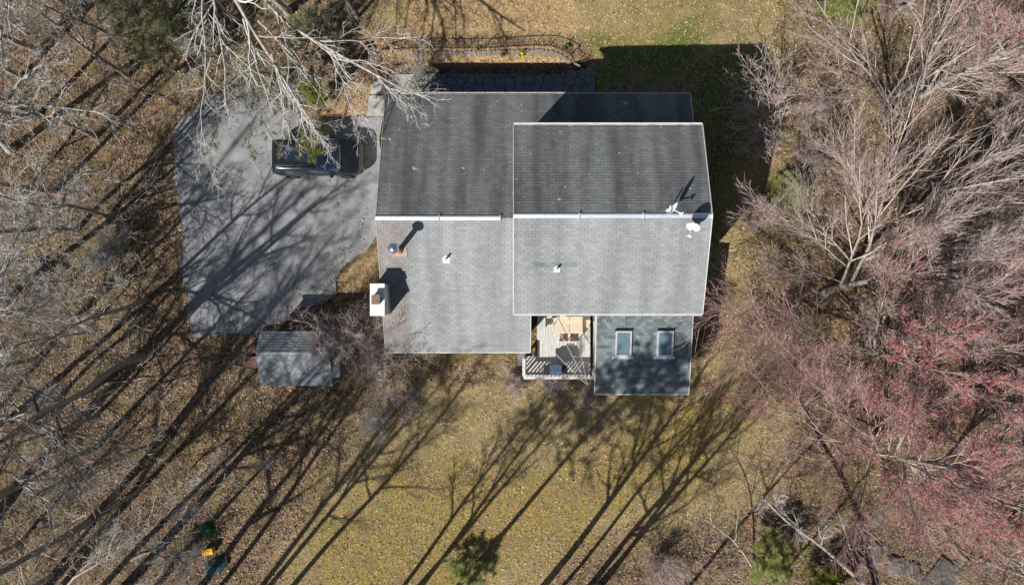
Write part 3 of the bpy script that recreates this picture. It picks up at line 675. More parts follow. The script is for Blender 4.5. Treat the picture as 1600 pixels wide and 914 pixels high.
def rail(a, b):
    a = Vector(a); b = Vector(b); L = (b-a).length; d = (b-a).normalized(); nrm = Vector((-d.y, d.x, 0))
    MB().bar((a.x,a.y,RZ), (b.x,b.y,RZ), .15, .04).build('top_rail', M['trim'], deck)
    MB().bar((a.x,a.y,RZ-.09), (b.x,b.y,RZ-.09), .035, .09).build('side_rail', M['trim'], deck)
    MB().bar((a.x,a.y,DZ+.12), (b.x,b.y,DZ+.12), .035, .09).build('bottom_rail', M['trim'], deck)
    k = int(L/.2)
    for i in range(k+1):
        p = a + d*(i*L/k)
        MB().bar((p.x,p.y,DZ+.05), (p.x,p.y,RZ-.03), .035, .085, up=tuple(d)).build('baluster', M['trim'], deck)
rail((dx0+.02, dyS+.02, 0), (dx1-.02, dyS+.02, 0)); rail((dx0+.02, dyS+.10, 0), (dx0+.02, dyM-.05, 0))
MB().box(dx0, dyS-.04, DZ-.25, dx1, dyS-.005, DZ-.01).build('rim_board', M['trim'], deck)
slab_c = P(816, 561)
ls = empty('landing_slab', (slab_c[0], slab_c[1], 0), 'small grey stone landing slab at the west end of the deck', 'slab')
MB().box(P(809,0)[0], P(0,571)[1], -.1, P(823,0)[0], P(0,551)[1], .3).build('slab_top', M['stone'], ls, bevel=.01)
# wooden table and chairs on the deck
def local(name, mb, mt, parent, rot=0, bevel=0):
    me = mb.mesh(name); o = link(name, me, mt, parent, loc=(0,0,0)); return o
tb = empty('patio_table', (2.93, -1.66, DZ+.003), 'tan slatted wooden table on the deck close to the house wall', 'table')
TW, TD, TH = 1.32, .86, .72
for half in (-1, 1):
    for k in range(8):
        y = -TD/2 + k*TD/8
        local('slat', MB().box(min(half*.012, half*TW/2), y+.006, TH-.03, max(half*.012, half*TW/2), y+TD/8-.006, TH), M['tanwood'], tb)
local('apron', MB().box(-TW/2+.05,-TD/2+.05,TH-.11,TW/2-.05,-TD/2+.08,TH-.031).box(-TW/2+.05,TD/2-.08,TH-.11,TW/2-.05,TD/2-.05,TH-.031), M['tanwood'], tb)
for sx in (-1,1):
    for sy_ in (-1,1):
        local('leg', MB().box(sx*(TW/2-.08)-.03, sy_*(TD/2-.09)-.03, 0, sx*(TW/2-.08)+.03, sy_*(TD/2-.09)+.03, TH-.031), M['tanwood'], tb)
def chair(x, y, rot, lab, seatmat):
    e = empty('patio_chair', (x, y, DZ+.003), lab, 'chair', 'wooden chairs round the deck table'); e.rotation_euler = (0,0,rot)
    for k in range(4): local('seat_slat', MB().box(-.2, -.2+k*.1, .43, .2, -.11+k*.1, .455), seatmat, e)
    for sx in (-1,1):
        local('leg', MB().box(sx*.21-.02,-.21,0,sx*.21+.02,-.17,.43), M['tanwood'], e); local('leg', MB().box(sx*.21-.02,.17,0,sx*.21+.02,.21,.86), M['tanwood'], e)
    for k in range(3): local('back_slat', MB().box(-.19, .175, .52+k*.12, .19, .2, .6+k*.12), M['tanwood'], e)
# the chairs face -y in their own frame's front; backs on local +y
chair(2.66, -2.3, math.pi, 'tan chair with brown seat tucked under the south edge of the table, west one', M['brownseat'])
chair(3.21, -2.3, math.pi, 'tan chair with brown seat tucked under the south edge of the table, east one', M['brownseat'])
chair(3.72, -1.60, -math.pi/2, 'tan wooden chair at the east end of the deck table', M['tanwood'])
chair(1.92, -1.52, math.pi/2, 'tan wooden chair at the west end of the deck table beside the white railing shadow', M['tanwood'])
# barbecue grill
gx, gy, _ = P(868.5, 577, 1.8)
gr = empty('barbecue_grill', (gx, gy, DZ+.003), 'gas barbecue grill with a shiny dark lid coloured blue for reflected sky at the deck railing', 'grill')
local('cart', MB().box(-.28,-.22,.08,.28,.2,.62), M['black'], gr)
local('firebox', MB().box(-.31,-.24,.62,.31,.22,.84), M['dark_metal'], gr)
mb = MB(); prof = [(-.25,.842),(-.25,.98),(-.2,1.08),(-.1,1.13),(.05,1.13),(.14,1.07),(.19,.95),(.2,.842)]
n_ = len(prof); mb.add([(-.3,y,z) for y,z in prof]+[(.3,y,z) for y,z in prof], [tuple(range(n_)), tuple(range(2*n_-1,n_-1,-1))]+[(i,n_+i,n_+(i+1)%n_,(i+1)%n_) for i in range(n_)])
lid = mb.mesh('lid'); bm = bmesh.new(); bm.from_mesh(lid); bmesh.ops.bevel(bm, geom=bm.edges[:], offset=.015, segments=2, affect='EDGES'); bm.to_mesh(lid); bm.free()
lido = link('lid', lid, M['grill'], gr, loc=(0,0,0), smooth=False)
local('lid_handle', MB().bar((-.2,.235,1.02),(.2,.235,1.02),.03,.03).bar((-.18,.16,1.02),(-.18,.23,1.02),.02,.02).bar((.18,.16,1.02),(.18,.23,1.02),.02,.02), M['galv'], gr)
local('control_panel', MB().box(-.31,.22,.7,.31,.32,.84), M['galv'], gr)
for k in range(5): local('knob', MB().tube([(-.24+k*.12,.32,.78),(-.24+k*.12,.36,.78)], .025, 10), M['rust'], gr)
for sx in (-1,1): local('side_shelf', MB().box(min(sx*.32,sx*.6),-.2,.81,max(sx*.32,sx*.6),.2,.84), M['dark_metal'], gr)
for sx in (-1,1): local('wheel', MB().tube([(sx*.29,-.2,.08),(sx*.33,-.2,.08)], .08, 14), M['rubber'], gr)
for sx in (-1,1): local('leg', MB().box(sx*.25-.02,.15,0,sx*.25+.02,.19,.62), M['black'], gr)
# cables
def wire(name, pts, r, mt, lab):
    out = []
    for a, b in zip(pts[:-1], pts[1:]):
        a = Vector(a); b = Vector(b)
        for k in range(9):
            t = k/8; p = a.lerp(b, t); p.z -= .5*4*t*(1-t)*.25*(b-a).length/5; out.append(p)
    tag(MB().tube(out, r, 6).build(name, mt), lab, 'cable', 'pale cables over the deck')
q = P(919, 603, 1.9)
wire('cable', [P(829,515,2.9), q], .013, M['trim'], 'pale cable from the low roof corner across the deck to the railing')
wire('cable', [P(860,491,5.7), P(890,548,3.6), q], .010, M['trim'], 'pale cable from the high roof eave over the grill')
wire('cable', [P(908,555,3.2), q], .010, M['trim'], 'short pale cable next to the annex roof edge')

# ---------------------------------------------------------------- garden shed
sx0, sx1 = P(403,0,2.3)[0], P(517,0,2.3)[0]; syN, syS, syR = P(0,518,2.05)[1], P(0,603,2.05)[1], P(0,550,2.55)[1]
shed = empty('garden_shed', ((sx0+sx1)/2,(syN+syS)/2,0), 'small garden shed with bluish grey shingle roof at the driveway corner', 'shed')
roof_plane('roof_slope', sx0, sx1, syN, 2.0, syR, 2.6, M['sh_shed'], shed, 'darker north slope of the shed roof', tabw=.22, exp=.15, thick=.02)
roof_plane('roof_slope', sx0, sx1, syS, 1.95, syR, 2.6, M['sh_shed'], shed, 'paler south slope of the shed roof', tabw=.22, exp=.15, thick=.02)
MB().add([(sx0,syR+.16,2.49),(sx1,syR+.16,2.49),(sx1,syR,2.635),(sx0,syR,2.635),(sx0,syR-.16,2.53),(sx1,syR-.16,2.53)], [(0,1,2,3),(3,2,5,4)]).build('ridge_cap', M['sh_shed'], shed)
for y0_, y1_ in ((syN-.12, syN-.18), (syS+.12, syS+.18)):
    MB().box(sx0+.1, min(y0_,y1_), -.2, sx1-.1, max(y0_,y1_), 1.95).build('wall', M['greywood'], shed)
nbd = 14; yy_ = np.linspace(syS+.18, syN-.18, nbd+1)
for xx_ in (sx0+.1, sx1-.13):
    for a, b in zip(yy_[:-1], yy_[1:]):
        zt = 1.93 + (1 - abs((a+b)/2 - syR)/max(abs(syN-syR), abs(syS-syR)))*.45
        MB().box(xx_, a+.006, -.2, xx_+.03, b-.006, zt).build('wall_board', M['greywood'], shed)
# lean-to strip on the east side
ly0, ly1 = P(0,590,2.1)[1], P(0,524,2.1)[1]; lx0, lx1 = sx1+.012, P(531,0,2.05)[0]
for k in range(4):
    a = ly0 + k*(ly1-ly0)/4
    MB().add([(lx0,a+.006,2.2),(lx1,a+.006,2.08),(lx1,a+(ly1-ly0)/4-.006,2.08),(lx0,a+(ly1-ly0)/4-.006,2.2),
              (lx0,a+.006,2.17),(lx1,a+.006,2.05),(lx1,a+(ly1-ly0)/4-.006,2.05),(lx0,a+(ly1-ly0)/4-.006,2.17)],
             [(0,1,2,3),(7,6,5,4),(0,4,5,1),(1,5,6,2),(2,6,7,3),(3,7,4,0)]).build('side_roof_board', M['greywood'], shed)
MB().box(lx1-.05, ly0+.02, -.2, lx1-.01, ly1-.02, 2.04).build('side_wall', M['greywood'], shed)
# boards stacked west of the shed
bs = empty('board_stack', P(392,560), 'stack of reddish brown boards leaning beside the west end of the shed', 'board stack')
for k, (a, b, z) in enumerate((((382,549),(404,538),.55),((384,552),(406,541),.5),((385,555),(407,546),.42),((392,571),(408,562),.3),((390,566),(407,558),.35),((392,575),(407,571),.2))):
    MB().bar(PG(*a, z*.4), PG(*b, z), .12, .035).build('board', M['brownwood'], bs)
MB().bar(PG(384,553,.1), PG(387,566,.5), .09, .035).build('board', M['tanwood'], bs)
MB().box(*P(386,572)[:2], -.1, P(405,0)[0], P(0,556)[1], .3).build('crate_top', M['brownwood'], bs)

# ---------------------------------------------------------------- fence, raised bed
fence = empty('metal_fence', PG(760, 76), 'low rusty brown picket fence around the raised bed north of the house', 'fence')
line = [(598,79),(625,78),(652,77),(678,76.5),(704,77),(730,77),(756,77),(782,75.5),(808,74),(834,72.5),(858,73),(878,80),(891,88),(899,103)]
lp = [PG(*q) for q in line]; FH = .66
for i, p in enumerate(lp): MB().tube([p-Vector((0,0,.1)), p+Vector((0,0,FH+.12))], .022, 6).build('post', M['fence'], fence)
for a, b in zip(lp[:-1], lp[1:]):
    for h_ in (.1, FH-.06): MB().bar(a+Vector((0,0,h_)), b+Vector((0,0,h_)), .015, .035).build('rail', M['fence'], fence)
    n_ = max(3, int((b-a).length/.13))
    for k in range(1, n_):
        p = a.lerp(b, k/n_); MB().tube([p+Vector((0,0,.02)), p+Vector((0,0,FH))], .0085, 4).build('picket', M['fence'], fence)
edge = empty('stone_edging', PG(850, 80), 'curved line of grey edging stones at the rim of the raised bed', 'edging')
el = [PG(a,b) for a,b in [(640,86),(700,84),(760,83),(820,81),(850,81),(872,86),(886,95),(893,108),(890,125),(884,140)]]
for a, b in zip(el[:-1], el[1:]):
    n_ = int((b-a).length/.25)
    for k in range(n_):
        p = a.lerp(b, (k+.5)/n_); z = hz(p.x, p.y); r_ = random.uniform(.12,.17); an = random.uniform(0,3)
        MB().poly([(p.x+math.cos(an+t*1.05)*r_*random.uniform(.8,1.15), p.y+math.sin(an+t*1.05)*r_*random.uniform(.6,.9)) for t in range(6)], z-.1, z+.07).build('stone', M['edgestone'], edge)
# pale post left standing at the end of the fence
gp = PG(897,100)
tag(MB().bar(gp+Vector((0,0,.05)), PG(903,112,.9), .07, .05).build('leaning_post', M['trim_old']), 'pale weathered post leaning at the east end of the picket fence', 'post')
# plants in the bed
def tuft_plant(px, py, n, ln, mt, lab, name='bed_plant', flowers=0, group=None):
    c = PG(px, py); e = empty(name, c, lab, 'plant', group); V=[]; F=[]
    for k in range(n):
        a = random.uniform(0, 6.28); t = random.uniform(.2, 1); d = Vector((math.cos(a), math.sin(a), 0)); q = Vector((-d.y, d.x, 0))*.018
        b = c + d*random.uniform(0,.05); i = len(V); tip = c + d*ln*t + Vector((0,0,ln*(1.2-t)))
        mid = b.lerp(tip,.5) + Vector((0,0,.04)); V += [b-q, b+q, mid+q*1.4, mid-q*1.4, tip]; F += [(i,i+1,i+2,i+3),(i+3,i+2,i+4)]
    MB().add(V,F).build('leaves', mt, e)
    for k in range(flowers):
        p = c + Vector((random.uniform(-.12,.12), random.uniform(-.1,.1), ln*1.1))
        MB().tube([p, p+Vector((0,0,.03))], [.035,.05], 6).build('flower', M['flower'], e)
tuft_plant(748,77,60,.22,M['grassgreen'],'dark green clump at the fence foot, west of the daffodil')
tuft_plant(788,85,70,.26,M['grassgreen'],'dark green clump on the bed left of the daffodil')
tuft_plant(818,83,70,.24,M['grassgreen'],'dark green clump on the bed right of the daffodil')
tuft_plant(813,88,26,.14,M['grassgreen'],'small daffodil clump with yellow flowers in the raised bed','daffodil',4)
tuft_plant(886,76,90,.3,M['grassgreen'],'bright green clump inside the curve of the picket fence')

# ---------------------------------------------------------------- the car
cc = Vector((-10.06, 7.0, .045))
car = empty('parked_car', cc, 'black sport utility car parked on the driveway under the overhanging branches', 'car')
def loft(stations, closed=True):
    V = []; F = []; n = len(stations[0])
    for s in stations: V += s
    for i in range(len(stations)-1):
        for k in range(n-1): F.append((i*n+k, i*n+k+1, (i+1)*n+k+1, (i+1)*n+k))
    F.append(tuple(range(n))); F.append(tuple((len(stations)-1)*n+k for k in range(n-1,-1,-1)))
    return MB().add(V, F)
def half(x, wd, zb, zl, crown):
    h = [(wd*.86,zl),(wd*.97,zl+.14),(wd,zl+.34),(wd*.985,zb-.16),(wd*.955,zb-.04),(wd*.9,zb),(wd*.5,zb+crown*.8),(0,zb+crown)]
    return [(x,y,z) for y,z in h] + [(x,-y,z) for y,z in h[-2::-1]]
st = [(-2.36,.70,.86,.36,.0),(-2.33,.82,.98,.3,.02),(-2.2,.90,1.04,.26,.03),(-1.9,.94,1.06,.24,.03),(-1.2,.955,1.05,.22,.03),(0,.955,1.02,.22,.03),(.8,.95,1.0,.22,.03),(1.3,.94,.99,.23,.05),(1.8,.92,.93,.24,.06),(2.1,.87,.86,.27,.05),(2.28,.77,.76,.32,.03),(2.35,.6,.66,.36,.0)]
mb = loft([half(*s) for s in st]); body = link('body', mb.mesh('body'), M['paint'], car, loc=(0,0,0), smooth=True)
md = body.modifiers.new('s', 'SUBSURF'); md.levels = 1; md.render_levels = 2
def cab(x, wd, z): return [(x,wd*1.0,1.0),(x,wd*.99,1.06),(x,wd*.9,z-.1),(x,wd*.84,z-.02),(x,wd*.45,z+.015),(x,0,z+.02),(x,-wd*.45,z+.015),(x,-wd*.84,z-.02),(x,-wd*.9,z-.1),(x,-wd*.99,1.06),(x,-wd*1.0,1.0)]
mb = loft([cab(-2.2,.80,1.1),cab(-2.12,.85,1.3),cab(-1.98,.88,1.58),cab(-1.6,.9,1.665),cab(-.6,.91,1.69),cab(.1,.9,1.66),cab(.45,.89,1.52),cab(1.0,.87,1.2),cab(1.25,.84,1.06)])
cabin = link('window_glass', mb.mesh('cabin'), M['carglass'], car, loc=(0,0,0), smooth=True)
md = cabin.modifiers.new('s', 'SUBSURF'); md.levels = 1; md.render_levels = 2
def rp(x, wd, z): return [(x,wd*.86,z-.05),(x,wd*.8,z+.0),(x,wd*.45,z+.025),(x,0,z+.03),(x,-wd*.45,z+.025),(x,-wd*.8,z+.0),(x,-wd*.86,z-.05)]
mb = loft([rp(-2.12,.86,1.56),rp(-1.9,.88,1.63),rp(-1.55,.9,1.672),rp(-.6,.91,1.695),rp(.08,.9,1.665),rp(.16,.885,1.64)])
link('roof_panel', mb.mesh('roof'), M['paint'], car, loc=(0,0,0), smooth=True)
local('sunroof', MB().add([(-1.5,-.42,1.717),(-.1,-.42,1.722),(-.1,.42,1.722),(-1.5,.42,1.717),(-1.5,-.42,1.70),(-.1,-.42,1.70),(-.1,.42,1.70),(-1.5,.42,1.70)], [(0,1,2,3),(0,4,5,1),(1,5,6,2),(2,6,7,3),(3,7,4,0)]), M['carglass'], car)
for s in (-1,1):
    local('roof_rail', MB().tube([(-1.75,s*.70,1.68),(-1.6,s*.71,1.74),(-.6,s*.72,1.765),(0,s*.71,1.735),(.1,s*.70,1.68)], .02, 8), M['dark_metal'], car)
    local('mirror', MB().box(.72,min(s*.93,s*1.1),1.0,.86,max(s*.93,s*1.1),1.13), M['paint'], car)
    local('headlight', MB().add([(2.1,s*.55,.73),(2.3,s*.5,.68),(2.2,s*.72,.68),(2.0,s*.82,.75),(2.12,s*.55,.84),(2.31,s*.5,.755),(2.21,s*.72,.755),(2.03,s*.81,.85)], [(4,5,6,7),(0,1,5,4),(1,2,6,5),(2,3,7,6),(3,0,4,7),(0,3,2,1)]), M['lamp'], car)
    local('tail_light', MB().box(-2.35,min(s*.6,s*.8),.72,-2.26,max(s*.6,s*.8),.88), M['redlens'], car)
    for wx in (-1.42,1.42):
        wh = local('wheel', MB().tube([(wx,s*.74,.34),(wx,s*.965,.34)], .36, 24), M['rubber'], car)
        rm = MB(); rm.tube([(wx,s*.9,.34),(wx,s*.972,.34)], .23, 20); link('rim', rm.mesh('rim'), M['rim'], wh, loc=(0,0,0))
        tr = MB()
        for k in range(5):
            a = k*1.2566; tr.bar((wx,s*.975,.34),(wx+math.cos(a)*.21,s*.975,.34+math.sin(a)*.21),.04,.012)
        link('spokes', tr.mesh('spokes'), M['dark_metal'], wh, loc=(0,0,0))
local('rear_wiper', MB().bar((-2.15,-.3,1.32),(-2.1,.1,1.36),.03,.02), M['black'], car)
local('wiper', MB().bar((1.22,-.5,1.09),(1.0,.1,1.225),.03,.02), M['black'], car)
local('wiper', MB().bar((1.22,.2,1.09),(.98,.7,1.2),.03,.02), M['black'], car)
local('number_plate', MB().box(-2.385,-.25,.62,-2.37,.25,.75), M['white_metal'], car)

# ---------------------------------------------------------------- odds and ends in the wood
def crumple(name, px, py, rx, ry, h, mt, lab, cat, rot=0):
    c = PG(px, py); n = 26; V=[]; F=[]
    for i in range(n):
        for j in range(n):
            u = (i/(n-1)*2-1); v = (j/(n-1)*2-1); r = math.sqrt(u*u+v*v)
            ex = 1 + .25*float(vnoise(np.array(math.atan2(v,u)*2+px), np.array(1.0), 1.0))
            z = h*max(0, 1-r*r*.75)**.8 + .07*(float(vnoise(np.array(u*4+px), np.array(v*4+py), 1.3))-.5)
            if r > 1: u, v = u/r, v/r; z = -.03
            X = (u*rx*math.cos(rot)-v*ry*math.sin(rot))*ex; Y = (u*rx*math.sin(rot)+v*ry*math.cos(rot))*ex
            V.append((c.x+X, c.y+Y, c.z+z))
    F = [(i*n+j,(i+1)*n+j,(i+1)*n+j+1,i*n+j+1) for i in range(n-1) for j in range(n-1)]
    me = bpy.data.meshes.new(name); me.from_pydata(V,[],F); me.update()
    return tag(link(name, me, mt), lab, cat)
crumple('tarp', 324, 829, .30, .38, .35, M['tarp_green'], 'small crumpled green tarp lying in the shade', 'tarp', .3)
crumple('tarp', 339, 883, .56, .36, .45, M['tarp_teal'], 'dark teal tarp over a heap near the bottom left', 'tarp', .5)
yb = PG(329,858); e = empty('yellow_bin', yb, 'yellow plastic bin between the two tarps', 'bin')
mb = MB(); Mr = Matrix.Translation(yb) @ Matrix.Rotation(.22,4,'Z')
mb.box(-.26,-.13,0,.26,.13,.04,Mr); mb.box(-.26,-.13,.04,-.23,.13,.4,Mr); mb.box(.23,-.13,.04,.26,.13,.4,Mr); mb.box(-.23,-.13,.04,.23,-.10,.4,Mr); mb.box(-.23,.10,.04,.23,.13,.4,Mr); mb.build('bin_body', M['yellow'], e)
MB().box(-.28,-.15,.402,.28,.15,.43,Mr).build('lid', M['yellow'], e)
def boulder(px, py, rx, ry, h, rot, lab, name='boulder', mt=None, seed=0):
    c = PG(px, py); bm = bmesh.new(); bmesh.ops.create_icosphere(bm, subdivisions=3, radius=1)
    for v in bm.verts:
        d = v.co.normalized(); f = 1 + .5*(float(vnoise(np.array(d.x*2+seed), np.array(d.y*2+d.z+seed), 1.0))-.5)
        q = Vector((d.x*rx, d.y*ry, d.z*h))*f
        q.z = min(q.z, h*.8); q.rotate(Matrix.Rotation(rot,3,'Z')); v.co = q + c
    me = bpy.data.meshes.new(name); bm.to_mesh(me); bm.free()
    return tag(link(name, me, mt or M['rock']), lab, 'boulder')
boulder(1362,868,.9,.45,.3,.9,'long grey boulder beside the thick fallen limb', seed=1)
boulder(1400,884,.5,.7,.35,.4,'leaf strewn grey boulder below the red tree', seed=2)
boulder(1368,812,.45,.28,.25,1.0,'small pale boulder just under the red crown', seed=4)
boulder(1425,893,.4,.5,.3,.2,'lowest grey boulder left of the plank pallet', seed=5)
boulder(63,815,.35,.25,.25,.2,'small grey boulder in the lower left woods, upper one', seed=6)
boulder(55,870,.4,.28,.25,1.2,'grey boulder in the lower left woods, lower one', seed=7)
boulder(62,418,.4,.55,.35,.3,'mossy boulder in the left woods beside pale branches', seed=8)
boulder(98,420,.3,.3,.25,.3,'small mossy boulder in the left woods right of a larger one', seed=9)
pal = empty('plank_pallet', PG(1470,900), 'weathered grey plank platform at the bottom edge on the right', 'platform')
Mr = Matrix.Translation(PG(1470,903)) @ Matrix.Rotation(-.65,4,'Z')
for k in range(9): MB().box(-.75+k*.16, -.95, .12, -.6+k*.16, .95, .15, Mr).build('plank', M['old_planks'], pal)
for yq in (-.8, .7): MB().box(-.75, yq, 0, .68, yq+.1, .118, Mr).build('bearer', M['old_planks'], pal)
def log(a, b, r, lab, mt=None, name='fallen_log'):
    a = PG(*a, r*.7); b = PG(*b, r*.7); pts = [a.lerp(b,k/6)+Vector((random.uniform(-.06,.06),random.uniform(-.06,.06),0)) for k in range(7)]
    tag(MB().tube(pts, [r*(1-.4*k/6) for k in range(7)], 9).build(name, mt or M['bark_grey'], smooth=True), lab, 'log')
log((1500,793),(1590,825),.13,'pale fallen log at the right edge, upper of the two')
log((1530,872),(1600,900),.11,'pale fallen log near the bottom right corner')
log((1478,845),(1515,880),.1,'short fallen log right of the plank platform')
log((160,600),(236,590),.07,'thin fallen log pointing to the shed from the left woods')
log((205,872),(262,850),.09,'brown fallen log in the lower left woods')
log((1330,560),(1260,640),.08,'slim fallen log under the red crown',M['bark_dark'])
RL = ['upper left of the cluster', 'topmost right one below the fallen log', 'rightmost of the cluster', 'lower middle of the cluster', 'lowest right of the cluster', 'leftmost, apart from the others']
def round_(px, py, r, lab):
    c = PG(px,py); tag(MB().tube([c-Vector((0,0,.05)), c+Vector((.02,.03,.28))], r, 14).build('cut_log', M['brownwood']), lab, 'log', 'cut rounds at the bottom right')
for k, (a, b) in enumerate([(1502,822),(1538,818),(1551,823),(1527,846),(1542,836),(1478,830)]): round_(a, b, random.uniform(.12,.19), 'sawn brown log round at the bottom right, ' + RL[k])

# ---------------------------------------------------------------- trees (vectorised branch growth)
def unit(v): return v / (np.linalg.norm(v, axis=-1, keepdims=True) + 1e-9)
def grow(P0, D0, L, Rr, n, wig, up, r_, taper=.3):
    """N branches of n points each: positions (N,n,3), radii (N,n)"""
    N = len(P0); step = (L/(n-1))[:, None]; d = unit(D0); p = P0; out = [p]
    upv = np.array([0,0,1.0])
    for k in range(n-1):
        d = unit(d + r_.normal(0, wig, (N,3)) + up*upv); p = p + d*step; out.append(p)
    t = np.linspace(0, 1, n)[None, :]
    return np.stack(out, 1), Rr[:, None]*(1-(1-taper)*t)
def spawn(pts, rad, n, t0, t1, a0, a1, lo, hi, r_, endbias=.5, rr=.6):
    """n children on every parent; returns start, direction, length, radius"""
    N, Kp, _ = pts.shape
    t = t0 + (t1-t0)*(np.arange(n)[None,:]+r_.random((N,n)))/n
    f = t*(Kp-1); i = np.minimum(f.astype(int), Kp-2); f = (f-i)[..., None]
    ar = np.arange(N)[:, None]; A = pts[ar, i]; B = pts[ar, i+1]; s = A*(1-f)+B*f; T = unit(B-A)
    seg = np.linalg.norm(pts[:,1:]-pts[:,:-1], axis=2).sum(1)[:, None]
    rd = (rad[ar, i]*(1-f[...,0])+rad[ar, i+1]*f[...,0])
    ref = np.where(np.abs(T[...,2:3])<.9, np.array([0,0,1.0]), np.array([1.0,0,0])); U = unit(np.cross(T, ref)); W = np.cross(T, U)
    az = (np.arange(n)[None,:]*2.4 + r_.random((N,1))*6.28 + r_.normal(0,.5,(N,n)))[...,None]
    an = r_.uniform(a0, a1, (N,n))[...,None]
    d = np.cos(an)*T + np.sin(an)*(np.cos(az)*U+np.sin(az)*W)
    L = seg*r_.uniform(lo, hi, (N,n))*(1-endbias*t)
    return s.reshape(-1,3), d.reshape(-1,3), L.ravel(), np.minimum(rd*rr, rd).ravel()
def tubes(sets, sides):
    VV=[]; FF=[]; base=0
    for (pts, rad), S in zip(sets, sides):
        N, n, _ = pts.shape
        T = np.empty_like(pts); T[:,1:-1] = pts[:,2:]-pts[:,:-2]; T[:,0] = pts[:,1]-pts[:,0]; T[:,-1] = pts[:,-1]-pts[:,-2]; T = unit(T)
        D = unit(pts[:,-1]-pts[:,0])[:,None,:]
        ref = np.where(np.abs(D[...,2:3])<.8, np.array([0,0,1.0]), np.array([1.0,0,0]))
        U = unit(np.cross(T, np.broadcast_to(ref, T.shape))); W = np.cross(T, U)
        a = np.arange(S)*2*np.pi/S
        V = pts[:,:,None,:] + rad[:,:,None,None]*(np.cos(a)[None,None,:,None]*U[:,:,None,:]+np.sin(a)[None,None,:,None]*W[:,:,None,:])
        idx = np.arange(N*n*S).reshape(N,n,S)+base
        q = np.stack([idx[:,:-1,:], np.roll(idx,-1,2)[:,:-1,:], np.roll(idx,-1,2)[:,1:,:], idx[:,1:,:]], -1).reshape(-1,4)
        VV.append(V.reshape(-1,3)); FF.append(q); base += N*n*S
    return np.concatenate(VV), np.concatenate(FF)
def resample(line, n, r_, wob):
    """smooth path through waypoints with n points"""
    p = np.array(line, float); s = np.concatenate([[0], np.cumsum(np.linalg.norm(np.diff(p,axis=0),axis=1))]); t = np.linspace(0, s[-1], n)
    q = np.stack([np.interp(t, s, p[:,k]) for k in range(3)], 1)
    for _ in range(2):
        q[1:-1] = (q[:-2]+2*q[1:-1]+q[2:])/4
    q[1:-1] += r_.normal(0, wob, (n-2,3)); return q
def buds(pts, n, size, r_):
    """little four sided double pyramids near twig ends"""
    N, Kp, _ = pts.shape; k = r_.integers(0, N, n); t = r_.uniform(.3, 1, n)*(Kp-1); i = np.minimum(t.astype(int), Kp-2); f = (t-i)[:,None]
    c = pts[k,i]*(1-f)+pts[k,i+1]*f + r_.normal(0,.02,(n,3)); s = r_.uniform(size[0], size[1], n)[:,None]
    e = unit(unit(pts[k,i+1]-pts[k,i]) + r_.normal(0,.45,(n,3))); g = unit(np.cross(e, r_.normal(0,1,(n,3)))); h = np.cross(e,g)
    V = np.stack([c+e*s*2.2, c+g*s*.32, c+h*s*.32, c-g*s*.32-h*s*.16, c-e*s*1.6], 1).reshape(-1,3); b = (np.arange(n)*5)[:,None]
    F = np.concatenate([b+np.array(f_) for f_ in ((0,1,2),(0,2,3),(0,3,1),(4,2,1),(4,3,2),(4,1,3))])
    return V, F
TREES = 0
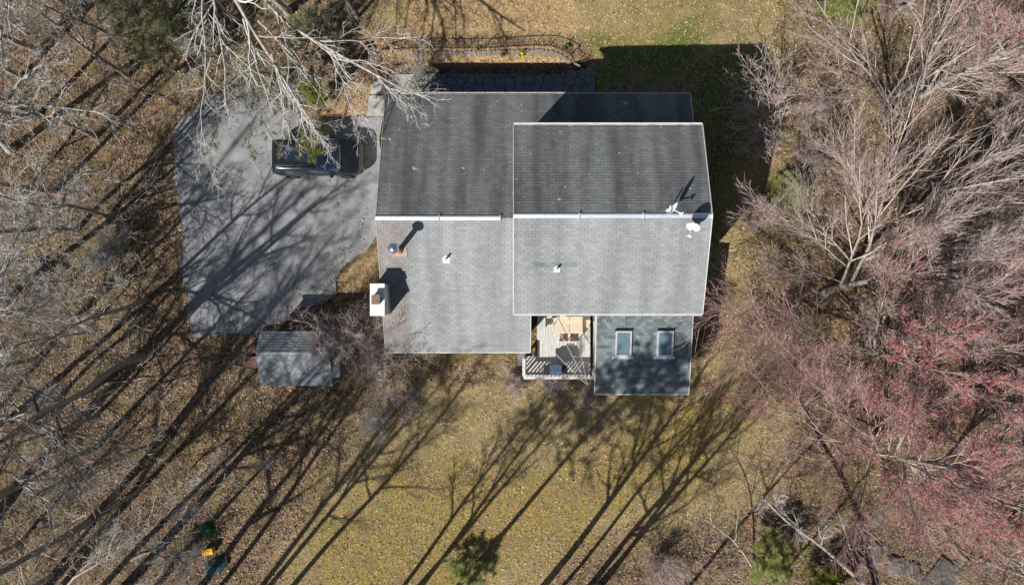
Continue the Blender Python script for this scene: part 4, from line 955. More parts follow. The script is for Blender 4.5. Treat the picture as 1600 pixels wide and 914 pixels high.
def tree(name, lab, cat, base, h, lean=(0,0), r=.18, spread=4.0, nl=12, n2=6, n3=5, n4=5, wig=.10, up=.06, t0=.3, bark='bark_grey', twig='twig_brown',
         bud=None, nbud=0, seed=0, trunk=None, limbs=(), group=None, angle=(.6,1.15), tr=.011, stems=0, budsize=(.025,.05), l2=(.35,.6), top=.7, a2=(.35,.85), a3=(.4,.9), l3=(.35,.65)):
    """base: photo pixel of the foot on the ground; limbs: guided limbs as ([(px,py,z)...], radius)"""
    global TREES; TREES += 1
    r_ = np.random.default_rng(1000+seed*17+TREES); b = PG(*base) - Vector((0,0,.1))
    e = empty(name, b, lab, cat, group)
    if trunk is not None: path = [tuple(b)] + [P(*q) for q in trunk]
    else:
        lx, ly = lean; path = [tuple(b + Vector((lx*t**1.25, ly*t**1.25, h*t)) + Vector((r_.normal(0,.012*h), r_.normal(0,.012*h), 0))*(t>0)) for t in (0,.25,.5,.75,1)]
    big = []
    if stems:
        D = unit(np.concatenate([r_.normal(0,1,(stems,2))*.55, np.full((stems,1),1.0)],1)); D[:,0] += lean[0]/max(h,.1); D[:,1] += lean[1]/max(h,.1)
        S0 = np.tile(np.array(b), (stems,1)) + np.concatenate([r_.normal(0,.12,(stems,2)), np.zeros((stems,1))],1)
        st_ = grow(S0, D, h*r_.uniform(.75,1.1,stems), np.full(stems, r)*r_.uniform(.6,1.1,stems), 8, wig, up*.4, r_, .25); trset = []; L1 = st_
    else:
        tp = resample(path, 12, r_, .015*r)[None]; tr_ = r*(1-top*np.linspace(0,1,12))**1.0; tr_[0] *= 1.35
        trset = [(tp, tr_[None])]; L1 = None
        if nl:
            s, d, L, q = spawn(tp, tr_[None], nl, t0, 1.0, angle[0], angle[1], 1, 1, r_, 0, .62)
            tt = np.linspace(0,1,nl); L = spread*r_.uniform(.7,1.15,nl)*(1.05-.45*tt)
            L1 = grow(s, d, L, q, 8, wig*.7, up, r_, .25)
    if limbs:
        gp = [resample([P(*w_) for w_ in l], 8, r_, .03) for l, _ in limbs]; gr_ = np.array([q for _, q in limbs])
        G = (np.stack(gp), gr_[:,None]*(1-.72*np.linspace(0,1,8)[None,:]))
        L1 = G if L1 is None else (np.concatenate([L1[0],G[0]]), np.concatenate([L1[1],G[1]]))
    trset.append(L1)
    s,d,L,q = spawn(*L1, n2, .18, .98, a2[0], a2[1], l2[0], l2[1], r_, .45, .62); L2 = grow(s,d,np.maximum(L,.3),np.maximum(q,tr),6,wig,up,r_,.3)
    V, F = tubes(trset, [8]*(len(trset)-1)+[5]); link('trunk' if not stems else 'stem', npmesh('trunk',V,F), M[bark], e, smooth=True)
    sets = [L2]; sd = [4]
    s,d,L,q = spawn(*L2, n3, .15, 1, a3[0], a3[1], l3[0], l3[1], r_, .4, .6); L3 = grow(s,d,np.maximum(L,.2),np.maximum(q,tr*.85),4,wig*1.2,up,r_,.4); sets.append(L3); sd.append(3)
    last = L3
    if n4:
        s,d,L,q = spawn(*L3, n4, .12, 1, a3[0], a3[1]+.05, .45, .8, r_, .35, .6); L4 = grow(s,d,np.maximum(L,.14),np.maximum(q,tr*.7),3,wig*1.3,up,r_,.5); sets.append(L4); sd.append(3); last = L4
    V, F = tubes(sets, sd); link('crown', npmesh('crown',V,F), M[twig], e)
    if bud:
        V, F = buds(last[0], nbud, budsize, r_); link('buds', npmesh('buds',V,F), M[bud], e)['kind'] = 'stuff'
    return e
def pine(name, lab, base, h, spread, nt, mt, seed, lean=(0,0), nl=22, droop=-.02, t0=.15, group=None, tl=(.16,.32), extra=()):
    r_ = np.random.default_rng(5000+seed); b = PG(*base) - Vector((0,0,.1)); e = empty(name, b, lab, 'tree', group)
    path = [tuple(b + Vector((lean[0]*t, lean[1]*t, h*t))) for t in (0,.3,.6,1)]; tp = resample(path,10,r_,.02)[None]; tr_ = (.018*min(h,8)+.03)*(1-.85*np.linspace(0,1,10))
    s,d,L,q = spawn(tp, tr_[None], nl, t0, 1.0, 1.0, 1.45, 1,1, r_, 0, .45); tt = np.linspace(0,1,nl); L = spread*(1.05-.8*tt)*r_.uniform(.75,1.1,nl)
    L1 = grow(s,d,L,q,7,.06,droop,r_,.3)
    if extra:
        gp = np.stack([resample([P(*w_) for w_ in l],7,r_,.02) for l in extra]); L1 = (np.concatenate([L1[0],gp]), np.concatenate([L1[1], np.full((len(extra),7),.03)*np.linspace(1,.4,7)]))
    s,d,L,q = spawn(*L1, 7, .2, 1, .5,1.0,.25,.5,r_,.4,.5); L2 = grow(s,d,np.maximum(L,.2),np.maximum(q,.008),5,.08,.01,r_,.4)
    nt = int(nt*1.7)
    V,F = tubes([(tp,tr_[None]),L1,L2],[7,4,3]); link('trunk', npmesh('trunk',V,F), M['bark_dark'], e, smooth=True)
    # needle tufts on the twigs: fans of thin triangles
    pts = L2[0]; N,Kp,_ = pts.shape; k = r_.integers(0,N,nt); t = r_.uniform(.25,1,nt)*(Kp-1); i = np.minimum(t.astype(int),Kp-2); f=(t-i)[:,None]
    c = pts[k,i]*(1-f)+pts[k,i+1]*f; T = unit(pts[k,i+1]-pts[k,i]); m = 10; tris = []
    for j in range(m):
        dd = unit(T*r_.uniform(.1,.8,(nt,1)) + r_.normal(0,.65,(nt,3)) + np.array([0,0,.25])); w_ = unit(np.cross(dd, r_.normal(0,1,(nt,3))))*.012
        tip = c + dd*r_.uniform(tl[0],tl[1],(nt,1)); tris.append(np.stack([c+w_, c-w_, tip],1))
    V = np.concatenate(tris,1).reshape(-1,3); F = np.arange(len(V)).reshape(nt,m,3)
    F[:,1:,0] = F[:,:1,0]; link('needles', npmesh('needles',V,F.reshape(-1,3)), mt, e)['kind'] = 'stuff'
    return e

PROTO = {}
def clone(src, name, lab, base, h, rot, group=None):
    """copy a tree and each of its parts; the meshes are shared"""
    so_, h0 = src; c = so_.copy(); COL.objects.link(c); c.name = name; c.location = PG(*base) - Vector((0,0,.1)); c.rotation_euler = (0,0,rot); f = h/h0; c.scale = (f,f,f)
    c['label'] = lab; c['category'] = 'tree'
    if 'group' in c: del c['group']
    if group: c['group'] = group
    for ch_ in list(so_.children):
        d = ch_.copy(); COL.objects.link(d); d.parent = c; d.matrix_parent_inverse = ch_.matrix_parent_inverse.copy()
    return c
FE = dict(a2=(.22,.6), a3=(.22,.6), l2=(.4,.7), l3=(.42,.72))
FR = dict(n2=8, n3=7, n4=6, wig=.045, up=.05, **FE)
# ---- right side woods
tree('bare_tree','large multi limbed bare tree right of centre with thick pale fanning limbs','tree',(1288,458),9.5,r=.2,spread=4.6,nl=9,t0=.35,bark='bark_grey',twig='twig_pink',bud='bud_pink',nbud=3000,seed=1,
     trunk=[(1312,449,1.2),(1340,441,2.2),(1375,436,3.6),(1480,420,7.5)],n2=9,n3=7,n4=7,tr=.011,wig=.045,up=.04,top=.9,**FE,
     limbs=[([(1330,443,1.8),(1352,405,3.2),(1366,355,4.6),(1385,290,6.2),(1410,190,8)],.10),([(1312,449,1.2),(1322,415,2.4),(1345,380,4),(1350,330,5.5),(1330,250,7)],.08),
            ([(1345,440,2.4),(1400,428,3.5),(1470,418,4.8),(1560,400,6.5)],.12),([(1322,415,2.4),(1290,385,3.2),(1250,355,3.8),(1212,332,4.4),(1188,325,4.8)],.045),
            ([(1330,410,2.8),(1290,365,3.8),(1270,325,4.6),(1255,300,5.2)],.05),([(1352,405,3.2),(1420,385,4.2),(1500,345,5.5),(1590,310,7)],.10),
            ([(1366,355,4.6),(1430,330,5.4),(1500,280,6.6),(1560,230,8)],.09),([(1312,440,1.8),(1270,425,2.4),(1230,412,3),(1200,405,3.3)],.04),
            ([(1366,360,4.4),(1352,305,5),(1325,265,5.8),(1310,240,6.4)],.05),([(1400,428,3.5),(1450,380,5),(1520,370,6),(1590,360,7)],.08)])
tree('red_maple_tree','bare maple with pinkish red buds east of the annex, pale branches sweeping left','tree',(1366,548),9.5,r=.2,spread=4.2,nl=12,t0=.25,bark='bark_grey',twig='twig_red',bud='bud_red',nbud=16000,seed=2,
     trunk=[(1380,552,2.5),(1410,560,5),(1460,580,8.5)],n2=9,n3=7,n4=7,tr=.011,wig=.05,up=.045,top=.9,**FE,
     limbs=[([(1368,546,1),(1320,548,2.2),(1250,530,3.2),(1195,515,3.8),(1160,498,4.2)],.05),([(1368,546,1),(1300,540,2),(1235,505,3.2),(1190,478,3.9),(1150,462,4.3)],.04),
            ([(1366,544,1.2),(1370,500,3),(1375,450,5),(1390,400,7)],.06),([(1366,548,1),(1290,560,2),(1220,565,3),(1160,560,3.8)],.05),
            ([(1372,550,1.5),(1440,520,3.5),(1500,480,5),(1570,440,7)],.07),([(1370,548,1.3),(1300,580,2.6),(1240,600,3.6),(1190,620,4.2)],.045),
            ([(1375,552,2),(1450,552,4),(1530,545,6),(1600,545,7.5)],.07)])
tree('red_maple_tree','bare maple with the densest crimson buds low on the right side','tree',(1345,700),8,r=.17,spread=4.4,nl=18,t0=.15,bark='bark_grey',twig='twig_red',bud='bud_red',nbud=15000,seed=3,n2=9,n3=7,n4=7,tr=.011,lean=(-.5,.9),wig=.055,**FE,
     limbs=[([(1365,703,1),(1300,690,2.5),(1240,650,3.6),(1200,615,4.6)],.05),([(1365,700,1),(1330,650,2.6),(1300,610,4),(1270,570,5.5)],.05),([(1365,703,1),(1290,720,2.2),(1230,730,3),(1190,735,3.6)],.04),([(1365,705,1.2),(1350,760,3),(1340,800,4),(1330,840,5)],.04),([(1365,705,1),(1420,760,2.5),(1450,800,4),(1480,830,5)],.05)])
tree('bare_tree','slim bare tree with bright whitish stems fanning up left in the upper right','tree',(1385,160),8,r=.09,spread=3.2,nl=8,t0=.2,bark='bark_pale',twig='twig_pink',seed=4,lean=(1,1.2),stems=0,wig=.05,up=.05,
     limbs=[([(1386,158,.8),(1360,120,2.4),(1330,75,3.6),(1290,30,4.8),(1268,-10,6)],.05),([(1384,156,.8),(1372,115,2.2),(1340,80,3.4),(1310,50,4.4)],.045),([(1384,158,.6),(1340,140,1.8),(1290,110,2.8),(1285,88,3.4)],.035),([(1386,158,1),(1420,110,3),(1440,60,5),(1445,0,7)],.05),
            ([(1384,160,.5),(1330,150,1.6),(1290,155,2.2),(1262,150,2.6)],.03)],n2=7,n3=5,n4=4,**FE)
tree('red_maple_tree','bare maple with scattered red buds in the upper right corner','tree',(1440,150),10,r=.17,spread=4.6,nl=12,t0=.2,bark='bark_pale',twig='twig_pink',bud='bud_red',nbud=5000,seed=5,**FR,
     limbs=[([(1445,148,1.5),(1500,110,4),(1560,90,5.5),(1610,70,7)],.09),([(1445,148,1.5),(1480,90,4),(1540,30,6.5),(1580,-10,8)],.08),([(1440,140,2),(1450,80,4.5),(1500,10,7)],.07)])
tree('bare_shrub','low rounded bare shrub spreading over the house shadow northeast of the roof','shrub',(1220,193),.4,r=.07,nl=0,bark='twig_pink',twig='twig_pink',seed=6,n2=11,n3=5,n4=3,wig=.14,up=.0,tr=.012,l2=(.35,.6),
     limbs=[([(1219,192,.25)]+[(1219+(x_-1219)*.4+j_, 192+(y_-192)*.4-j_, z_*.6), (x_,y_,z_)], .028) for x_,y_,z_,j_ in ((1217,92,2.2,5),(1190,82,2.3,-4),(1165,98,2.2,4),(1150,130,2.1,-3),(1143,170,2,4),(1146,205,2,3),(1160,232,1.8,-4),(1182,248,1.7,3),(1203,240,1.4,0),(1170,165,2.4,3),(1190,125,2.4,3),(1222,135,1.9,-3),(1178,205,2.2,-3),(1228,165,1.3,2))])
tree('bare_shrub','spiky reddish shrub at the east edge of the house shadow beside the ridge','shrub',(1185,345),2.2,r=.025,stems=9,lean=(-.6,.5),bark='twig_pink',twig='twig_pink',bud='bud_pink',nbud=700,seed=7,n2=8,n3=5,n4=3,wig=.07,tr=.008)
rt = [((1510,262),9,(1.2,.6),'bud_pink',3000,'bare tree with brownish pink twigs at the right, right of the low rounded shrub'),
      ((1545,180),10,(1,.5),'bud_red',3500,'bare red budded tree near the right edge level with the high roof eave'),
      ((1500,365),9,(1,.2),'bud_pink',3500,'bare pinkish tree at the right edge level with the roof ridge'),
      ((1560,470),9,(.8,0),'bud_red',4500,'bare red budded tree at the right edge level with the deck'),
      ((1480,610),8.5,(.5,0),'bud_red',6500,'bare tree with crimson buds at the right, level with the annex eave'),
      ((1560,690),8,(.4,-.3),'bud_red',5000,'bare red budded tree at the right edge in the lower quarter'),
      ((1460,740),7.5,(.3,-.5),'bud_red',3500,'bare tree with red buds above the grey boulders'),
      ((1540,850),7,(.3,-.5),'bud_red',1800,'bare tree with few red buds in the lower right corner'),
      ((1400,20),8,(.5,1),'bud_pink',1500,'bare tree at the top edge on the right, behind the green patch')]
for k, (b_, h_, ln, bd, nb_, lb) in enumerate(rt):
    key = ('R', bd, k % 2); nm = 'red_maple_tree' if bd == 'bud_red' else 'bare_tree'
    if key not in PROTO: PROTO[key] = (tree(nm, lb, 'tree', b_, h_, lean=(.3,.3), r=.13, spread=3.9, nl=18, t0=.12, bark='bark_grey', twig='twig_pink', bud=bd, nbud=9000 if bd == 'bud_red' else 3000, seed=20+k, n2=8, n3=7, n4=6, tr=.011, wig=.05, up=.05, **FE), h_)
    else: clone(PROTO[key], nm, lb, b_, h_, 1.3*k)
# ---- tall pale tree over the driveway, foot near the top edge
tree('bare_tree','tall pale barked tree at the top left, limbs reaching over driveway and roof corner','tree',(450,18),13,r=.2,spread=3.6,nl=4,t0=.55,bark='bark_pale',twig='twig_pale',seed=40,
     trunk=[(435,5,2.5),(400,-30,5.5),(330,-120,9),(250,-230,12)],n2=8,n3=5,n4=4,wig=.14,up=-.005,tr=.010,l2=(.28,.5),
     limbs=[([(340,-60,7),(368,12,7.4),(395,48,7.6),(424,85,7.6),(448,130,7.4),(470,165,7.2),(492,200,6.8)],.11),([(400,-20,5.5),(430,38,6.2),(480,55,6.5),(522,78,6.6),(590,125,6.4),(650,150,6.0),(672,156,5.9)],.10),
            ([(500,65,6.4),(545,64,6.3),(592,56,6.2),(650,62,6)],.06),([(510,72,6.5),(530,115,6.2),(545,150,6),(553,195,5.7)],.05),([(590,125,6.4),(625,150,6),(655,190,5.6)],.035),
            ([(310,-60,8),(318,30,8),(320,75,7.8),(322,120,7.5),(318,145,7.2)],.07),([(330,-60,8),(330,10,8),(345,60,7.6),(356,90,7.4),(350,130,7),(352,170,6.5)],.07),
            ([(380,30,7.5),(400,90,7),(408,130,6.6),(420,160,6.2),(432,190,5.8)],.05),([(350,-30,7.6),(322,30,7.4),(303,45,7.2),(290,95,6.8)],.05),
            ([(424,85,7.6),(440,150,7.2),(448,190,6.8),(455,225,6.4)],.05),([(400,30,7),(470,100,6.6),(500,130,6.2),(515,150,6)],.05),([(450,130,7.2),(475,170,6.6),(487,205,6.2),(500,215,6)],.04),
            ([(470,165,7.2),(500,215,6.4),(520,250,5.8)],.035),([(345,60,7.6),(370,100,7.0),(385,130,6.6)],.04),([(330,90,7.4),(310,180,6.6),(322,235,6.2),(335,290,5.6)],.035),([(520,78,6.6),(560,160,6.0),(570,215,5.6)],.03)])
tree('bare_tree','pale crooked tree at the left edge near the top, one limb pointing right','tree',(15,235),10,r=.2,spread=3.2,nl=6,t0=.5,bark='bark_pale',twig='twig_pale',seed=41,
     trunk=[(-5,215,3),(-30,190,6),(-70,150,9)],n2=8,n3=5,n4=4,wig=.13,up=.0,
     limbs=[([(-12,185,6),(14,155,6),(28,160,6),(65,166,6),(125,171,5.8),(172,180,5.5)],.08),([(14,155,6),(27,127,6.1),(55,108,6.2),(90,84,6.2)],.07),([(12,-40,7),(13,20,6.8),(18,58,6.5)],.09),([(55,110,6.2),(75,140,6),(80,160,5.8)],.035),([(0,40,6),(5,80,6),(2,115,6)],.07)])
tree('bare_tree','pale branched tree at the left edge level with the chimney','tree',(5,470),10,r=.2,spread=3.4,nl=5,t0=.5,bark='bark_pale',twig='twig_pale',seed=42,
     trunk=[(-20,470,3),(-60,475,6),(-130,485,9)],n2=9,n3=6,n4=4,wig=.10,up=.0,
     limbs=[([(-30,488,5.6),(0,493,6),(40,490,6),(80,478,6),(118,462,5.6),(150,440,5.2)],.07),([(-25,478,5.6),(0,486,5.8),(50,484,5.8),(85,460,5.6),(95,430,5.4)],.055),([(-30,460,5),(5,430,5.2),(22,405,5.2),(45,370,5)],.05),([(-40,440,5),(0,440,5),(15,400,5),(28,345,5)],.04),([(40,490,6),(70,505,5.8),(110,498,5.5),(150,520,5)],.03)])
tree('bare_tree','forked pale limbed tree at the left edge level with the roof ridge','tree',(20,330),8,r=.13,spread=3,nl=5,t0=.4,bark='bark_pale',twig='twig_pale',seed=43,n2=8,n3=6,n4=4,wig=.11,up=.0,lean=(-1,0),
     limbs=[([(15,383,4.5),(38,380,5),(62,386,5),(92,384,5),(130,375,4.6)],.045),([(38,380,5),(60,362,5),(75,345,5),(88,320,4.8)],.04),([(45,366,4.9),(80,355,4.9),(110,342,4.6)],.025)])
tree('bare_tree','pale tree low on the left edge with two long limbs curving down right','tree',(10,660),10,r=.2,spread=3.2,nl=5,t0=.5,bark='bark_pale',twig='twig_pale',seed=44,
     trunk=[(-20,670,3),(-70,690,6),(-130,720,9)],n2=8,n3=6,n4=4,wig=.11,up=.0,
     limbs=[([(-30,655,6),(10,650,6),(40,651,6),(68,659,6),(90,680,6),(112,712,5.8),(122,735,5.6),(130,750,5.4)],.09),([(72,662,6),(110,680,5.9),(158,690,5.8),(199,699,5.6),(235,705,5.2)],.06),([(-20,735,6),(8,722,6),(22,742,6),(40,762,6),(78,783,5.8),(82,830,5.4)],.08),([(65,655,6),(70,630,5.8),(90,600,5.4)],.04),([(0,640,6),(5,600,6),(8,560,5.8)],.05),([(30,750,5.9),(90,752,5.6),(145,756,5.2),(190,745,4.8)],.035)])
tree('bare_tree','bare tree in the lower left corner with pale limbs spreading up right','tree',(80,900),8,r=.13,spread=3,nl=5,t0=.4,bark='bark_pale',twig='twig_pale',seed=45,n2=8,n3=6,n4=4,wig=.11,up=.0,lean=(-1,-1),
     limbs=[([(105,915,4.5),(125,895,4.8),(165,872,4.8),(199,848,4.6),(224,820,4.2)],.06),([(105,915,4.5),(145,872,4.6),(170,835,4.4),(180,810,4)],.045),([(224,825,4),(270,815,3.6),(320,800,3)],.03),([(200,848,4.4),(255,862,4),(300,868,3.4)],.035)])
tree('bare_tree','leaning bare tree left of the driveway with its trunk lying towards the left edge','tree',(222,556),12,r=.18,spread=3.0,nl=6,t0=.45,bark='bark_grey',twig='twig_brown',seed=46,n2=7,n3=5,n4=4,lean=(1.4,-2.0),wig=.1)
tree('bare_tree','second leaning bare tree left of the driveway, just below the first','tree',(176,585),12,r=.18,spread=3.0,nl=6,t0=.45,bark='bark_dark',twig='twig_brown',seed=47,n2=7,n3=5,n4=4,lean=(1.5,-2.0),wig=.1)
tree('bare_tree','slimmer bare tree left of the driveway nearest the scrub patch','tree',(228,468),9.5,r=.12,spread=2.6,nl=8,t0=.45,bark='bark_grey',twig='twig_brown',seed=48,n2=6,n3=5,n4=4,lean=(1.1,-1.4),wig=.1)
tree('bare_tree','short bare tree with pale twigs among the long shadows below the shed','tree',(330,760),4,r=.05,spread=1.8,nl=6,t0=.4,bark='bark_pale',twig='twig_pale',seed=49,n2=6,n3=5,n4=3,lean=(.3,.3),
     limbs=[([(322,766,2.5),(340,756,2.8),(364,748,2.8),(412,720,2.6)],.028),([(335,758,2.7),(338,735,2.7),(342,705,2.6)],.02)])
lt = [((120,360),10,(.8,-1),.13,'slim dark trunked tree in the upper left woods, right of the pale limb'),((85,300),11,(.8,-.8),.14,'slim tree in the upper left woods, second from the edge'),
      ((150,215),10,(.6,-.8),.13,'slim tree in the upper left woods near the grey green pines'),((60,80),11,(.3,-.5),.16,'bare tree in the upper left corner'),
      ((60,560),10,(.8,-1),.14,'bare brown twigged tree on the left, level with the shed roof'),((130,520),6,(.2,0),.08,'small bare tree in the dense scrub left of the driveway'),
      ((30,850),9,(.6,-.8),.13,'bare dark tree in the lower left corner behind pale boulders'),((150,650),8,(.4,-.4),.1,'bare brown tree on the left among curving pale limbs'),
      ((180,60),8,(.3,-.6),.1,'bare tree at the top left beside the grey green pine'),((560,30),8,(.2,-.4),.10,'bare tree at the top edge behind the long pale limb'),
      ((110,440),7,(.2,0),.1,'bare tree on the left above the long tree shadows'),((225,760),7,(.3,0),.08,'thin bare tree in the lower left among curved twigs')]
lt += [((35,120),10,(0,0),.1,'bare tree in the upper left corner woods, lower one'),((200,120),9,(0,0),.1,'slim bare tree left of the grey green pines'),((170,340),9,(0,0),.1,'slim bare tree in the left woods, straight left of the car'),
       ((60,180),10,(0,0),.1,'bare tree beside the crooked pale limb at upper left'),((95,620),9,(0,0),.1,'slim bare tree behind the curving pale limbs on the left'),((20,760),9,(0,0),.1,'bare tree at the left edge just above the corner'),
       ((150,700),10,(0,0),.1,'slim bare tree in the lower left, right of the curving limb'),((110,10),10,(0,0),.1,'bare tree at the top edge in the left corner')]
for k, (b_, h_, ln, r0, lb) in enumerate(lt):
    key = ('L', k % 4)
    if key not in PROTO: PROTO[key] = (tree('bare_tree', lb, 'tree', b_, h_, lean=ln, r=r0, spread=2.9, nl=10, t0=.3, bark='bark_grey', twig='twig_pale' if k % 2 == 0 else 'twig_brown', seed=60+k, n2=7, n3=6, n4=4, wig=.12, up=.01), h_)
    else: clone(PROTO[key], 'bare_tree', lb, b_, h_, [0,.5,-.4,.9][k//4 % 4])
# ---- trees whose long shadows cross the lawn: feet at and just beyond the bottom edge
bt = [((428,952),13.5,(.1,0),.17,3.2,'bare tree at the bottom edge casting the lone long shadow on the lawn'),((575,985),14,(-1.2,.2),.15,3.2,'bare tree below the bottom edge, left of the centre pine'),((602,990),14,(-1.0,.4),.15,3.4,'bare tree below the bottom edge, close beside its twin'),
      ((805,965),13.5,(-.3,.9),.24,4.2,'thick bare tree below the bottom edge right of the centre pine'),((845,955),15,(0,.3),.13,3.8,'bare tree near the bottom edge right of centre'),((935,915),12.5,(0,0),.12,3.2,'bare tree on the lawn edge at the bottom right of centre'),
      ((895,970),15.5,(.3,-.2),.15,3.6,'bare tree at the bottom edge near the brown thicket'),((1050,950),13,(-.2,0),.11,3.0,'bare tree left of the green pine at the bottom'),((190,925),17,(.5,0),.2,3.6,'bare tree at the bottom edge on the left'),
      ((255,905),16,(.4,0),.18,3.4,'bare tree at the bottom edge left of the teal tarp'),((140,815),16,(.6,-.2),.17,3.4,'bare tree in the lower left with a straight trunk'),((310,960),16,(.2,0),.16,3.4,'bare tree just below the bottom edge, left of the lone shadow tree'),
      ((250,690),8.5,(.5,-.5),.1,2.6,'thin bare tree between the shed and the left woods'),((845,1000),13,(0,0),.13,3.4,'bare tree below the bottom edge right of centre, farther out')]
for k, (b_, h_, ln, r0, sp_, lb) in enumerate(bt):
    key = ('B', k % 5)
    if key not in PROTO: PROTO[key] = (tree('bare_tree', lb, 'tree', b_, h_, lean=ln, r=r0*.85, spread=sp_, nl=11, t0=.42, bark='bark_grey', twig='twig_brown', seed=90+k, n2=7, n3=5, n4=3, wig=.1, up=.04, angle=(.45,.95), tr=.013), h_)
    else: clone(PROTO[key], 'bare_tree', lb, b_, h_, 1.1*k)
# more of the same wood beyond the frame, known from the shadows it throws into the picture
for k, (b_, h_) in enumerate([((350,1000),15),((120,960),20),((60,930),18),((-40,850),20),((-60,700),18),((1130,1000),11),((20,1010),22),((300,1060),20),((220,1020),16)]):
    clone(PROTO[('B', k % 5)], 'bare_tree', 'bare tree of the surrounding wood just beyond the picture edge', b_, h_, .7*k+2, 'trees of the wood beyond the edges')
# white dead looking branches at the bottom right
tree('bare_tree','dead whitish sapling leaning up left of the green pine at the bottom','tree',(1180,895),5,r=.05,spread=1.4,nl=3,t0=.6,bark='bark_pale',twig='twig_pale',seed=110,trunk=[(1165,868,1),(1150,848,1.8),(1128,828,2.4),(1088,804,3)],n2=5,n3=3,n4=0,tr=.009,
     limbs=[([(1112,818,2.6),(1110,800,2.8),(1112,786,3)],.02),([(1148,845,1.9),(1152,815,2.4),(1153,790,2.8)],.02),([(1140,838,2),(1120,836,2.3),(1100,838,2.5)],.015)])
tree('bare_tree','thick grey lichened limb tree rising up left across the bottom right','tree',(1375,935),8,r=.15,spread=2.0,nl=5,t0=.55,bark='bark_grey',twig='twig_pale',seed=111,trunk=[(1345,908,1.5),(1300,866,2.6),(1268,838,3.2),(1238,826,3.6),(1215,802,4),(1188,772,4.4)],n2=7,n3=5,n4=3,tr=.01)
tree('bare_tree','slender whitish stem in the lower right between boulders and red twigs','tree',(1340,900),4,r=.04,spread=1.2,nl=4,t0=.4,bark='bark_pale',twig='twig_pale',seed=112,trunk=[(1332,870,1.2),(1322,835,2.2),(1310,800,3)],n2=5,n3=4,n4=0,tr=.009)
# ---- pines
pine('pine_tree','feathery yellow green pine at the bottom, right of the lawn',(1192,855),2.2,1.7,1300,M['needle'],1,lean=(.2,-.3))
pine('pine_tree','yellow green pine cut by the bottom edge, right of the feathery one',(1283,905),2.6,1.5,1900,M['needle_bright'],2)
pine('pine_tree','small pine at the bottom edge below the lawn centre',(735,884),1.3,1.4,1000,M['needle'],3,lean=(0,0))
pine('pine_tree','green pine at the top edge on the right',(1308,16),2.0,1.5,2200,M['needle'],4)
pine('pine_tree','soft grey green pine at the left of the tall pale tree',(300,95),4.2,2.6,900,M['needle_dim'],5)
pine('pine_tree','grey green pine whose bright tip hangs over the parked car',(440,120),4.6,2.4,1100,M['needle_dim'],6,lean=(.5,-1.2),extra=[[(455,140,3.6),(475,175,3.9),(485,205,4),(490,225,4)],[(400,180,3),(385,220,3.2),(395,245,3.2)],[(400,170,3),(425,215,3.2),(440,235,3.2)],[(350,160,3),(335,210,3.2),(325,240,3.2)]])
pine('pine_tree','thin grey green pine at the top left corner of the driveway',(250,50),4.5,2.4,1000,M['needle_dim'],7)
pine('pine_tree','dim green pine near the top edge below the pale limb',(500,70),3.0,1.7,900,M['needle_dim'],8)
pine('pine_sprig','bright yellow green pine bough right above the car windscreen',(505,160),3.4,.4,620,M['needle_bright'],9,extra=[[(488,195,3.5),(478,215,3.7),(472,236,3.8)],[(490,200,3.5),(488,222,3.8),(487,244,3.9)],[(495,190,3.4),(500,222,3.7),(499,240,3.8)],[(488,180,3.2),(484,205,3.6),(482,225,3.8),(482,238,3.8)],[(488,190,3.4),(496,215,3.7),(495,235,3.8),(492,243,3.8)],[(490,185,3.4),(505,200,3.5),(510,206,3.5)]])
pine('pine_tree','small pale green pine east of the house shadow',(1230,308),1.4,1.1,1300,M['needle'],10)
pine('pine_tree','tall dark pine beyond the bottom edge whose crown shades the annex roof',(640,1006),20,4.0,4600,M['needle'],11,t0=.62,nl=75)
pine('pine_tree','tall pine beyond the bottom edge shading the lawn below the deck',(545,1045),17,2.4,1500,M['needle'],12,t0=.75,nl=20)
# ---- shrubs
tree('bare_shrub','dark tangled shrub leaning over the two tarps and the yellow bin','shrub',(296,850),2.2,r=.03,stems=9,bark='twig_brown',twig='twig_brown',seed=140,n2=10,n3=7,n4=4,wig=.14,tr=.008)
tree('bare_shrub','large dense bare shrub between the shed and the chimney','shrub',(560,550),3.6,r=.05,stems=20,lean=(.1,.9),bark='twig_pink',twig='twig_pink',seed=120,n2=11,n3=8,n4=5,wig=.12,up=.01,tr=.009)
tree('bare_shrub','bare shrub hugging the low roof corner below the chimney','shrub',(610,560),3.9,r=.04,stems=13,lean=(.3,.3),bark='twig_brown',twig='twig_brown',seed=121,n2=10,n3=7,n4=4,wig=.12,up=.03,tr=.009)
tree('bare_shrub','pinkish bare shrub along the south side of the deck','shrub',(850,600),1.2,r=.02,stems=16,lean=(.2,0),bark='twig_pink',twig='twig_pink',seed=122,n2=8,n3=5,n4=3,wig=.12,tr=.007)
tree('bare_shrub','pinkish bare shrub at the southwest corner of the deck','shrub',(800,598),1.0,r=.02,stems=14,bark='twig_pink',twig='twig_pink',seed=123,n2=8,n3=5,n4=3,wig=.12,tr=.007)
tree('bare_shrub','small bare shrub below the annex eave','shrub',(915,625),1.1,r=.02,stems=12,bark='twig_pink',twig='twig_pink',seed=124,n2=8,n3=5,n4=3,wig=.12,tr=.007)
tree('bare_shrub','pale bare shrub on the lawn southeast of the shed','shrub',(590,660),1.1,r=.018,stems=16,bark='twig_pale',twig='twig_pale',seed=125,n2=8,n3=6,n4=3,wig=.15,tr=.007)
tree('bare_shrub','pale bare shrub on the lawn, upper of the two southeast of the shed','shrub',(630,630),1.2,r=.018,stems=18,bark='twig_pink',twig='twig_pink',seed=126,n2=8,n3=6,n4=3,wig=.15,tr=.007)
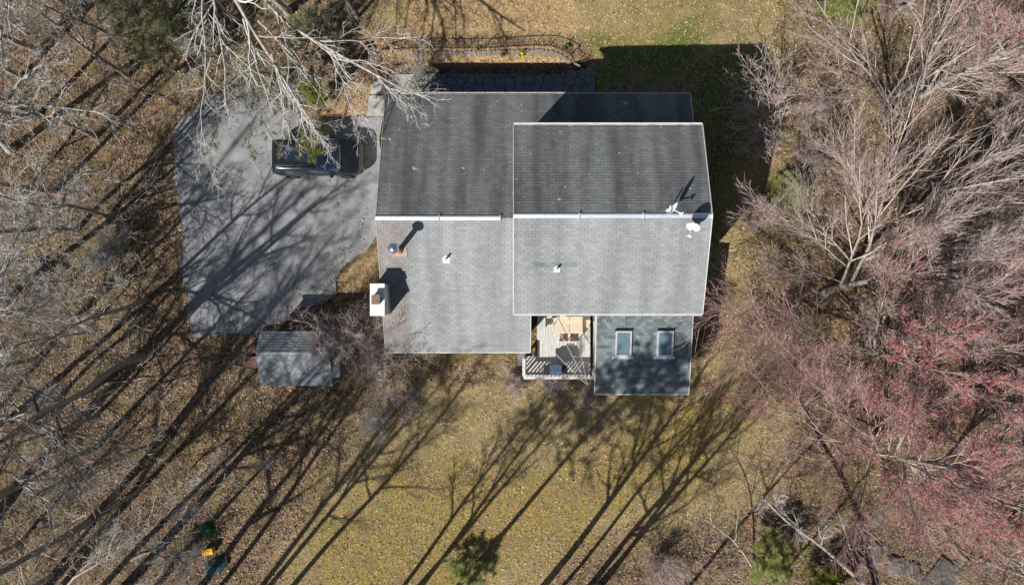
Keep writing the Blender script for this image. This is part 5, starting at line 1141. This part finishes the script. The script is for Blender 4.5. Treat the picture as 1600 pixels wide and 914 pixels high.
tree('bare_shrub','dark bare scrub bush in the left woods beside the driveway','shrub',(185,400),2.0,r=.025,stems=16,bark='twig_brown',twig='twig_pale',seed=127,n2=10,n3=7,n4=4,wig=.12,tr=.007)
tree('bare_shrub','brown brushy thicket at the bottom edge right of the lawn','shrub',(1020,880),1.8,r=.02,stems=16,bark='twig_pink',twig='twig_pink',seed=128,n2=8,n3=6,n4=3,wig=.1,tr=.007)
tree('bare_shrub','bare brush at the northwest roof corner beside the concrete walk','shrub',(655,140),2.2,r=.02,stems=12,lean=(.1,-.3),bark='twig_pale',twig='twig_pale',seed=129,n2=8,n3=6,n4=4,wig=.14,tr=.008)
tree('bare_shrub','bare shrub on the brown ground right of the low rounded shrub','shrub',(1265,185),1.8,r=.02,stems=12,bark='twig_brown',twig='twig_pink',seed=130,n2=8,n3=6,n4=3,wig=.12,tr=.007)
tree('bare_shrub','bare shrub right of the house shadow, level with the roof ridge','shrub',(1255,255),1.6,r=.02,stems=12,bark='twig_brown',twig='twig_pink',seed=131,n2=8,n3=6,n4=3,wig=.12,tr=.007)

# ---- undergrowth that nobody could count: tangles of thin arching stems near the ground
def brush(name, n, zones, lab, matl, seed, hh=(.5,1.6), tr=.008):
    r_ = np.random.default_rng(seed); x = r_.uniform(-29,29,n*12); y = r_.uniform(-17.5,17.5,n*12)
    k = r_.random(n*12) < mask(x,y,zones,2.5)*(vnoise(x,y,.45)>.38)*(1-mask(x,y,NOGO,.4)); x=x[k][:n]; y=y[k][:n]; n=len(x)
    S = np.stack([x,y,hgt(x,y)-.02],1); D = unit(np.concatenate([r_.normal(0,.8,(n,2)), np.full((n,1),.7)],1))
    A = grow(S,D,r_.uniform(hh[0],hh[1],n)*1.3,np.full(n,tr*1.5),5,.16,-.05,r_,.4)
    s,d,L,q = spawn(*A,4,.2,1,.4,1,.35,.7,r_,.4,.7); B = grow(s,d,L,np.maximum(q,tr*.8),3,.18,-.02,r_,.5)
    s,d,L,q = spawn(*B,3,.2,1,.4,1,.4,.7,r_,.4,.7); C_ = grow(s,d,L,np.maximum(q,tr*.6),3,.2,0,r_,.5)
    V,F = tubes([A,B,C_],[3,3,3]); tag(link(name, npmesh(name,V,F), matl), lab, kind='stuff')
LW = [[(-40,-40),(260,-40),(265,190),(200,300),(230,420),(170,470),(280,560),(220,640),(330,720),(400,930),(-40,930)]]
brush('undergrowth', 450, LW, 'pale twiggy undergrowth across the left woods', M['twig_pale'], 301, tr=.007)
brush('undergrowth', 700, LW, 'brown twiggy undergrowth across the left woods', M['twig_brown'], 302)
RWD = [[(1250,-40),(1640,-40),(1640,940),(960,940),(960,860),(1180,830),(1260,700),(1200,560),(1200,400),(1280,300),(1240,160)]]
brush('undergrowth', 800, RWD, 'pinkish brown undergrowth beneath the red budded trees', M['twig_pink'], 303, tr=.007)
brush('undergrowth', 450, [[(430,40),(640,60),(650,110),(560,130),(470,160)],[(780,590),(930,595),(1010,625),(880,650),(780,640)],[(480,600),(700,570),(680,700),(520,690)]], 'low dry brush around the house and the top left trees', M['twig_pink'], 304, (.3,.7), .006)

brush('undergrowth', 170, [[(-40,200),(120,200),(240,300),(220,430),(150,480),(300,620),(180,660),(330,760),(390,930),(-40,930)]], 'taller grey tangles of the left woods', M['twig_pale'], 305, (1.4,2.8), .012)
brush('undergrowth', 330, [[(1240,760),(1640,740),(1640,930),(960,930),(950,860),(1180,820)],[(1480,200),(1640,200),(1640,700),(1480,620)]], 'taller brown tangles along the lower right edge', M['twig_brown'], 306, (1.0,2.2), .011)
